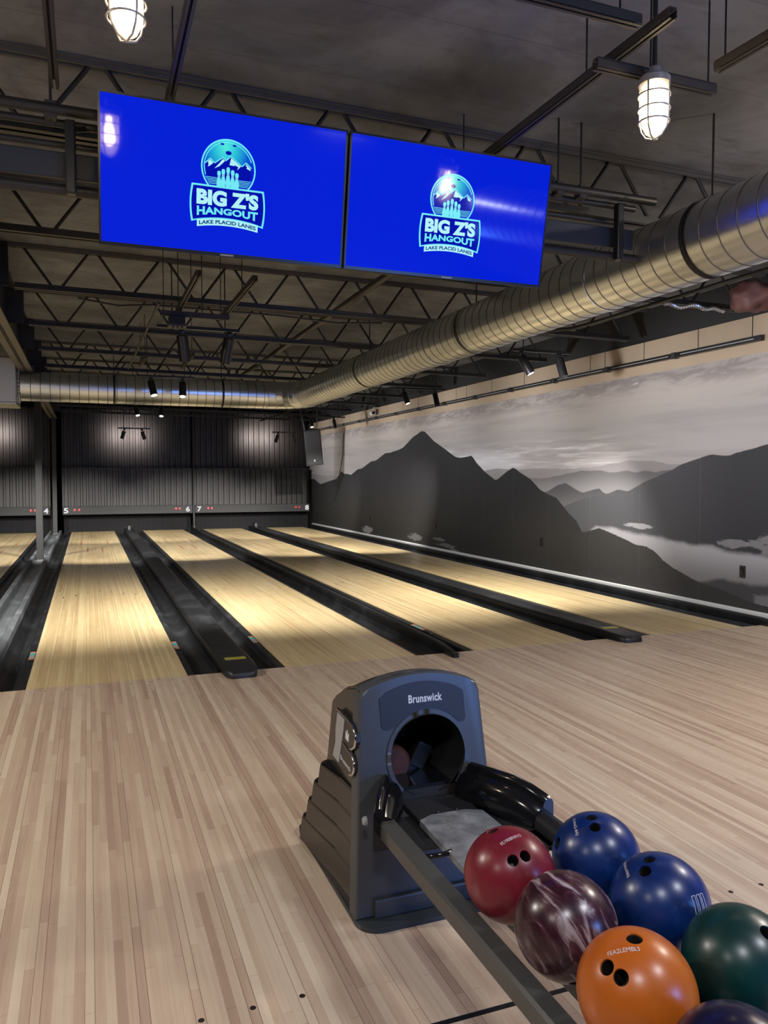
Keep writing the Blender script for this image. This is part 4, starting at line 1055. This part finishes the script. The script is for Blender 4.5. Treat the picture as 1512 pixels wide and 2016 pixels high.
# name plate and lettering
def on_front(d=0.0): return lambda u, v: (HC+u, fy(v)-d, v)
pl = []
for k in range(13):
    f = -1+2*k/12; pl.append((0.002+f*0.150, 0.700+0.036*(1-f*f)-0.004))
pl = [(-0.150, 0.688)]+pl[1:-1]+[(0.154, 0.690), (0.158, 0.600), (0.150, 0.588)]
hole = [(0.014+(OR+0.016)*cos(radians(a)), OZ+(OR+0.016)*sin(radians(a))) for a in range(40, 141, 6)]
pl += [(0.014+(OR+0.016)*cos(radians(40))+0.012, 0.588)]+hole+[(0.014-(OR+0.016)*cos(radians(40))-0.012, 0.588), (-0.136, 0.588), (-0.146, 0.598)]
MB().prism(pl, 0.003, lambda u, v, q: (HC+u, fy(v)-q, v)).build('name_plate', M['plate_dark'], t)
place_text('Brunswick', on_front(0.0042), 'lettering', M['white_print'], t, fit=(-0.048, 0.074, 0.664, 0.691), bold=0.03, spacing=1.08)
# ring round the opening, tunnel, inside parts
b = MB(); n = 48
for k in range(n):
    a0, a1 = radians(-46+272*k/n), radians(-46+272*(k+1)/n)
    b.prism([(0.014+r*cos(a), OZ+r*sin(a)) for r, a in ((OR+0.0125, a0), (OR+0.0125, a1), (OR-0.001, a1), (OR-0.001, a0))], 0.006, lambda u, v, q: (HC+u, fy(v)-q, v))
bmesh.ops.remove_doubles(b.bm, verts=b.bm.verts[:], dist=1e-5)
b.build('opening_rim', M['hood_grey'], t, 30)
b = MB()
b.loft([[(OX+OR*0.995*cos(2*pi*k/40), y, OZ+OR*0.995*sin(2*pi*k/40)) for k in range(-8, 29)] for y in (-3.315, -3.07)], cap=False, closed=False)
b.prism([(OX+OR*0.99*cos(2*pi*k/40), OZ+OR*0.99*sin(2*pi*k/40)) for k in range(40)], 0.004, lambda u, v, q: (u, -3.075+q, v))
b.build('tunnel', M['void'], t, 40)
b = MB(); b.lathe([(0.001, 0.0), (0.055, 0.002), (0.066, 0.015), (0.066, 0.05), (0.001, 0.05)], (OX-0.075, -3.20, OZ-0.070), 24, 'y'); b.build('rubber_wheel', M['rust'], t, 40)
R = Matrix.Translation((OX+0.035, -3.16, OZ-0.055)) @ Matrix.Rotation(radians(28), 4, 'Y')
MB().box(-0.03, 0.03, -0.02, 0.03, -0.045, 0.045, 0.006, mtx=R).box(-0.05, 0.02, -0.01, 0.02, -0.065, -0.04, 0.004, mtx=R).build('gate_mechanism', M['satin_black'], t)
# delivery deck, metal plate, sticker
MB().box(OX-0.098, OX+0.113, -3.50, -3.08, 0.327, 0.3495, 0.003).build('deck', M['black'], t)
b = MB(); b.prism([(1.25, -3.395), (1.665, -3.395), (1.70, -3.52), (1.70, -3.70), (1.64, -3.74), (1.585, -3.60), (1.26, -3.60)], 0.014, lambda u, v, q: (u, v, 0.318+q)); b.build('side_tray', M['black'], t)
b = MB(); b.prism([(1.352, -3.475), (1.40, -3.45), (1.52, -3.45), (1.570, -3.475), (1.578, -4.00), (1.342, -4.00)], 0.018, lambda u, v, q: (u, v, 0.3335+q)); b.build('metal_plate', M['plate'], t)
st = MB().box(OX-0.022, OX+0.022, -3.305, -3.25, 0.3495, 0.3505).build('round_sign_sticker', M['label_white'], t)
b = MB(); b.lathe([(0.010, 0.0), (0.017, 0.0), (0.017, 0.0008), (0.010, 0.0008)], (OX, -3.2775, 0.3505), 24, 'z'); b.build('ring_mark', M['black'], st)
b = MB(); b.box(OX-0.008, OX+0.008, -3.284, -3.271, 0.3505, 0.3512); b.build('hand_mark', M['black'], st)
for x in (OX-0.02, OX+0.045): MB().sphere((x, -3.44, 0.350), 0.006, 10, 8).build('deck_screw', M['satin_black'], t)
# rails
def rail(x0, x1, m, nm='rail'):
    rows = []
    pr = [(x0, 0.325), (x0, 0.366), (x0+0.006, 0.374), (x1-0.006, 0.374), (x1, 0.368), (x1, 0.340), (x1-0.02, 0.325)]
    MB().loft([[(x, y, z) for x, z in pr] for y in (-3.45, -5.35)]).build(nm, m, t, 30)
rail(1.215, 1.266, M['rail'])
pr = [(1.676, 0.318), (1.674, 0.345), (1.680, 0.366), (1.692, 0.377), (1.715, 0.380), (1.730, 0.374), (1.736, 0.355), (1.736, 0.318)]
MB().loft([[(x, y, z) for x, z in pr] for y in (-3.50, -5.35)]).build('rail', M['rail_black'], t, 40)
MB().box(1.352, 1.570, -5.35, -4.005, 0.31, 0.3505, 0.004).build('ball_bed', M['rail_black'], t)
for x in (1.250, 1.668):      # narrow lip along each rail's foot
    MB().box(x-0.012, x+0.012, -5.35, -3.62, 0.322, 0.332).build('rail_lip', M['satin_black'], t)
b = MB()
b.tube([(1.25, -3.66, 0.335), (1.29, -3.69, 0.348), (1.33, -3.695, 0.349), (1.36, -3.68, 0.345)], 0.008, 8); b.build('strap', M['gloss_black'], t, 60)
for y in (-4.55, -5.2):
    MB().box(1.23, 1.70, y-0.02, y+0.02, 0.295, 0.322).build('cross_bar', M['rail_black'], t)
    MB().tube([(1.46, y, 0.0), (1.46, y, 0.30)], 0.03, 14).build('support_leg', M['rail_black'], t, 40)
# shrouds joining hood and rails
def shroud(sgn, ys):
    rows = []
    for y, x_in, dz in ys:
        pr = [(0.0, 0.345), (0.001, 0.372), (0.008, 0.400), (0.022, 0.422), (0.042, 0.432), (0.046, 0.444), (0.052, 0.454), (0.062, 0.459), (0.074, 0.456), (0.080, 0.444), (0.082, 0.335), (0.075, 0.328), (0.012, 0.328)]
        rows.append([(HC+0.024+sgn*(x_in+u), y, v+dz) for u, v in pr])
    MB().loft(rows).build('rail_shroud', M['gloss_black'], t, 30)
shroud(1, ((-3.345, 0.074, 0.0), (-3.42, 0.103, 0.003), (-3.50, 0.138, 0.003), (-3.555, 0.168, -0.008), (-3.60, 0.198, -0.030), (-3.612, 0.204, -0.040)))
shroud(-1, ((-3.345, 0.110, 0.0), (-3.39, 0.130, -0.003), (-3.43, 0.155, -0.012), (-3.475, 0.180, -0.034), (-3.49, 0.186, -0.044)))
MB().lathe([(0.001, -0.006), (0.011, -0.005), (0.014, 0.0), (0.014, 0.006)], (HC+0.024-0.27, -3.42, 0.352), 16, 'x').build('bolt_cap', M['silver'], t, 40)
# emblem on the left side: a big B with two dark fields
def on_side(d): return lambda u, v: (HC-hw(v)-d+0.003, u, v)
def side_prism(name, m, poly, d0, d1, par):
    b = MB(); b.prism(poly, d1-d0, lambda u, v, q: (HC-hw(v)+0.004-d0-q, u, v)); return b.build(name, m, par)
em = side_prism('emblem', M['emblem_dark'], [(-3.084, 0.600), (-3.116, 0.613), (-3.167, 0.612), (-3.226, 0.609), (-3.270, 0.602), (-3.300, 0.588), (-3.310, 0.560), (-3.300, 0.540), (-3.278, 0.526), (-3.262, 0.517), (-3.290, 0.508), (-3.308, 0.494), (-3.309, 0.470), (-3.296, 0.448), (-3.268, 0.436), (-3.22, 0.431), (-3.135, 0.433), (-3.064, 0.438), (-3.081, 0.49), (-3.076, 0.536)], 0.0, 0.012, t)
side_prism('silver_spine', M['silver'], [(-3.101, 0.600), (-3.180, 0.597), (-3.175, 0.559), (-3.164, 0.512), (-3.154, 0.470), (-3.148, 0.440), (-3.078, 0.444), (-3.099, 0.496), (-3.092, 0.542)], 0.012, 0.0145, em)
def arc_band(name, pts, w):
    b = MB(); b.tube([(HC-hw(v)+0.004-0.012, u, v) for u, v in pts], w, 8); b.build(name, M['chrome'], em, 60)
arc_band('chrome_edge', [(-3.100, 0.611), (-3.167, 0.609), (-3.226, 0.605), (-3.268, 0.597), (-3.293, 0.584), (-3.301, 0.562), (-3.294, 0.541), (-3.272, 0.527), (-3.25, 0.522)], 0.005)
arc_band('chrome_edge', [(-3.181, 0.519), (-3.227, 0.513), (-3.265, 0.507), (-3.291, 0.497), (-3.301, 0.483), (-3.300, 0.464), (-3.288, 0.448), (-3.262, 0.439)], 0.005)
side_prism('crown_mark', M['white_print'], [(-3.200, 0.540), (-3.198, 0.566), (-3.207, 0.555), (-3.214, 0.573), (-3.221, 0.557), (-3.232, 0.566), (-3.230, 0.537)], 0.012, 0.0135, em)
place_text('Brunswick', lambda u, v: (HC-hw(v)+0.004-0.0135, -u, v-0.09*(u-3.16)), 'lettering', M['white_print'], em, fit=(3.160, 3.270, 0.458, 0.474), bold=0.01)
# right bezel screw heads etc.
MB().box(HC-0.20, HC+0.21, -3.392, -3.378, 0.016, 0.075, 0.004).build('toe_panel', M['hood_grey'], t)

# ================================================================== BALLS
BR = 0.1085
def bowling_ball(c, m, label, holes, text=None, tdir=None, tup=None, logo=None):
    t = thing('bowling_ball', label, 'bowling ball', (c[0], c[1], c[2]-BR), 'bowling balls on the rack')
    c = Vector(c)
    bb = MB(); bmesh.ops.create_icosphere(bb.bm, subdivisions=6, radius=BR)
    body = bb.build('ball_body', m, t)
    body.location = c; body.matrix_parent_inverse = Matrix.Translation((-c.x, -c.y, -(c.z-BR))) @ Matrix.Translation((0, 0, 0))
    body.matrix_parent_inverse = Matrix.Translation((c.x, c.y, c.z-BR)).inverted()
    cut = []
    for d, r in holes:
        d = Vector(d).normalized(); q = d.to_track_quat('Z', 'Y').to_matrix().to_4x4()
        k = MB(); k.lathe([(r, BR*0.55), (r, BR*0.975), (r*1.22, BR*1.02), (r*1.3, BR*1.1)], (0, 0, 0), 32)
        bmesh.ops.transform(k.bm, matrix=Matrix.Translation(c) @ q, verts=k.bm.verts[:])
        cut.append(k.build('cutter', m))
    boolean(body, cut)
    body.data.polygons.foreach_set('use_smooth', [True]*len(body.data.polygons)); body.data.set_sharp_from_angle(angle=radians(25))
    for d, r in holes:
        d = Vector(d).normalized(); q = Matrix.Translation(c) @ d.to_track_quat('Z', 'Y').to_matrix().to_4x4()
        k = MB(); rr = r*0.985
        prof = [(rr, BR*0.955), (rr, BR*0.56), (0.001, BR*0.555)]
        k.loft([[(q @ Vector((a*cos(2*pi*j/28), a*sin(2*pi*j/28), h))) for j in range(28)] for a, h in prof], cap=False)
        k.build('finger_hole', M['hole'], t, 40)
    def onball(n, upv):
        n = Vector(n).normalized(); upv = Vector(upv); e2 = (upv-n*upv.dot(n)).normalized(); e1 = e2.cross(n)
        return lambda u, v: c+(n+e1*(u/BR)+e2*(v/BR)).normalized()*(BR+0.0005)
    if text:
        place_text(text, onball(tdir, tup), 'engraved_number', M['engrave'], t, fit=(-0.030, 0.030, -0.0045, 0.0045), bold=0.0)
    if logo:
        fn = onball(*logo); b = MB()
        for x in (-0.014, 0.0, 0.014):
            for (u0, v0, u1, v1) in ((x, -0.02, x, 0.02), (x+0.009, -0.02, x+0.009, 0.02), (x, 0.02, x+0.009, 0.02)):
                b.tube([fn(u0+(u1-u0)*k/4, v0+(v1-v0)*k/4) for k in range(5)], 0.0007, 5)
        b.tube([fn(-0.02+0.045*k/6, -0.024) for k in range(7)], 0.0007, 5)
        b.build('engraved_mark', M['engrave'], t)
    return t
M['hole'] = mat('finger_hole_dark', (0.012, 0.011, 0.011), 0.5)
M['engrave'] = mat('engraved_white', (0.5, 0.48, 0.5), 0.5)
M['ball_red'] = ball_mat('red_pearl', ((0.12, 0.006, 0.013), (0.18, 0.011, 0.024)), 0.34)
M['ball_blue'] = ball_mat('blue_pearl', ((0.0015, 0.012, 0.075), (0.003, 0.028, 0.15)), 0.32)
M['ball_marble'] = ball_mat('maroon_marble', ((0.008, 0.002, 0.005), (0.026, 0.006, 0.012), (0.060, 0.022, 0.030), (0.30, 0.245, 0.265)), 0.26, 1.0, 5.0)
M['ball_orange'] = ball_mat('orange_gloss', ((0.36, 0.080, 0.006), (0.41, 0.100, 0.009)), 0.34)
M['ball_green'] = ball_mat('deep_green_pearl', ((0.0012, 0.019, 0.018), (0.002, 0.036, 0.032)), 0.34)
M['ball_navy'] = ball_mat('navy_pearl', ((0.004, 0.004, 0.020), (0.008, 0.006, 0.028)), 0.26)
camv = Vector(cam.location)
def facing(c, pxoff):
    """unit direction on a ball from offsets (right, up) seen by a viewer standing at the rack's end"""
    n = (camv-Vector(c)).normalized(); r = Vector((0, 0, 1)).cross(n).normalized(); u = n.cross(r)
    a, b_ = pxoff; return n*sqrt(max(0.02, 1-a*a-b_*b_))+r*a+u*b_
def up_of(c, ang):
    n = (camv-Vector(c)).normalized(); r = Vector((0, 0, 1)).cross(n).normalized(); u = n.cross(r)
    return r*sin(ang)+u*cos(ang)
red = (1.338, -4.046, 0.461); mar = (1.341, -4.276, 0.461); ora = (1.341, -4.505, 0.461); nav = (1.353, -4.735, 0.461)
bl1 = (1.583, -4.050, 0.461); bl2 = (1.585, -4.280, 0.461); grn = (1.585, -4.509, 0.461)
F = 0.0135; TH_ = 0.0145
bowling_ball(red, M['ball_red'], 'red bowling ball at the front of the left row, next to the metal plate', [(facing(red, (0.07, 0.27)), F*0.92), (facing(red, (0.33, 0.38)), F*0.92), (facing(red, (-0.38, 0.86)), TH_)], 'D16N806126', facing(red, (0.02, 0.70)), up_of(red, radians(152)))
bowling_ball(mar, M['ball_marble'], 'maroon and white marbled bowling ball between the red and orange balls', [(facing(mar, (0.2, -0.95)), F)])
bowling_ball(ora, M['ball_orange'], 'bright orange bowling ball in the left row', [(facing(ora, (-0.48, 0.27)), F), (facing(ora, (-0.25, 0.16)), F), (facing(ora, (-0.05, 0.78)), TH_)], 'FEA2LEMBL5', facing(ora, (-0.22, 0.56)), up_of(ora, radians(-18)))
bowling_ball(nav, M['ball_navy'], 'navy bowling ball at the bottom right edge, mostly cut off', [(facing(nav, (0.6, 0.1)), F)])
bowling_ball(bl1, M['ball_blue'], 'blue bowling ball at the front of the right row, beside the red ball', [(facing(bl1, (-0.12, 0.84)), F), (facing(bl1, (-0.04, 0.63)), F), (facing(bl1, (-0.88, 0.20)), TH_)], 'CHNG-BEJ', facing(bl1, (-0.48, 0.60)), up_of(bl1, radians(75)))
bowling_ball(bl2, M['ball_blue'], 'blue bowling ball between the other blue ball and the green one', [(facing(bl2, (-0.23, 0.80)), F), (facing(bl2, (-0.30, 0.56)), F)], 'PSGN14785J', facing(bl2, (-0.68, 0.55)), up_of(bl2, radians(70)), logo=(facing(bl2, (0.72, 0.10)), up_of(bl2, radians(-25))))
bowling_ball(grn, M['ball_green'], 'dark green bowling ball at the right edge of the picture', [(facing(grn, (0.42, 0.58)), F)])
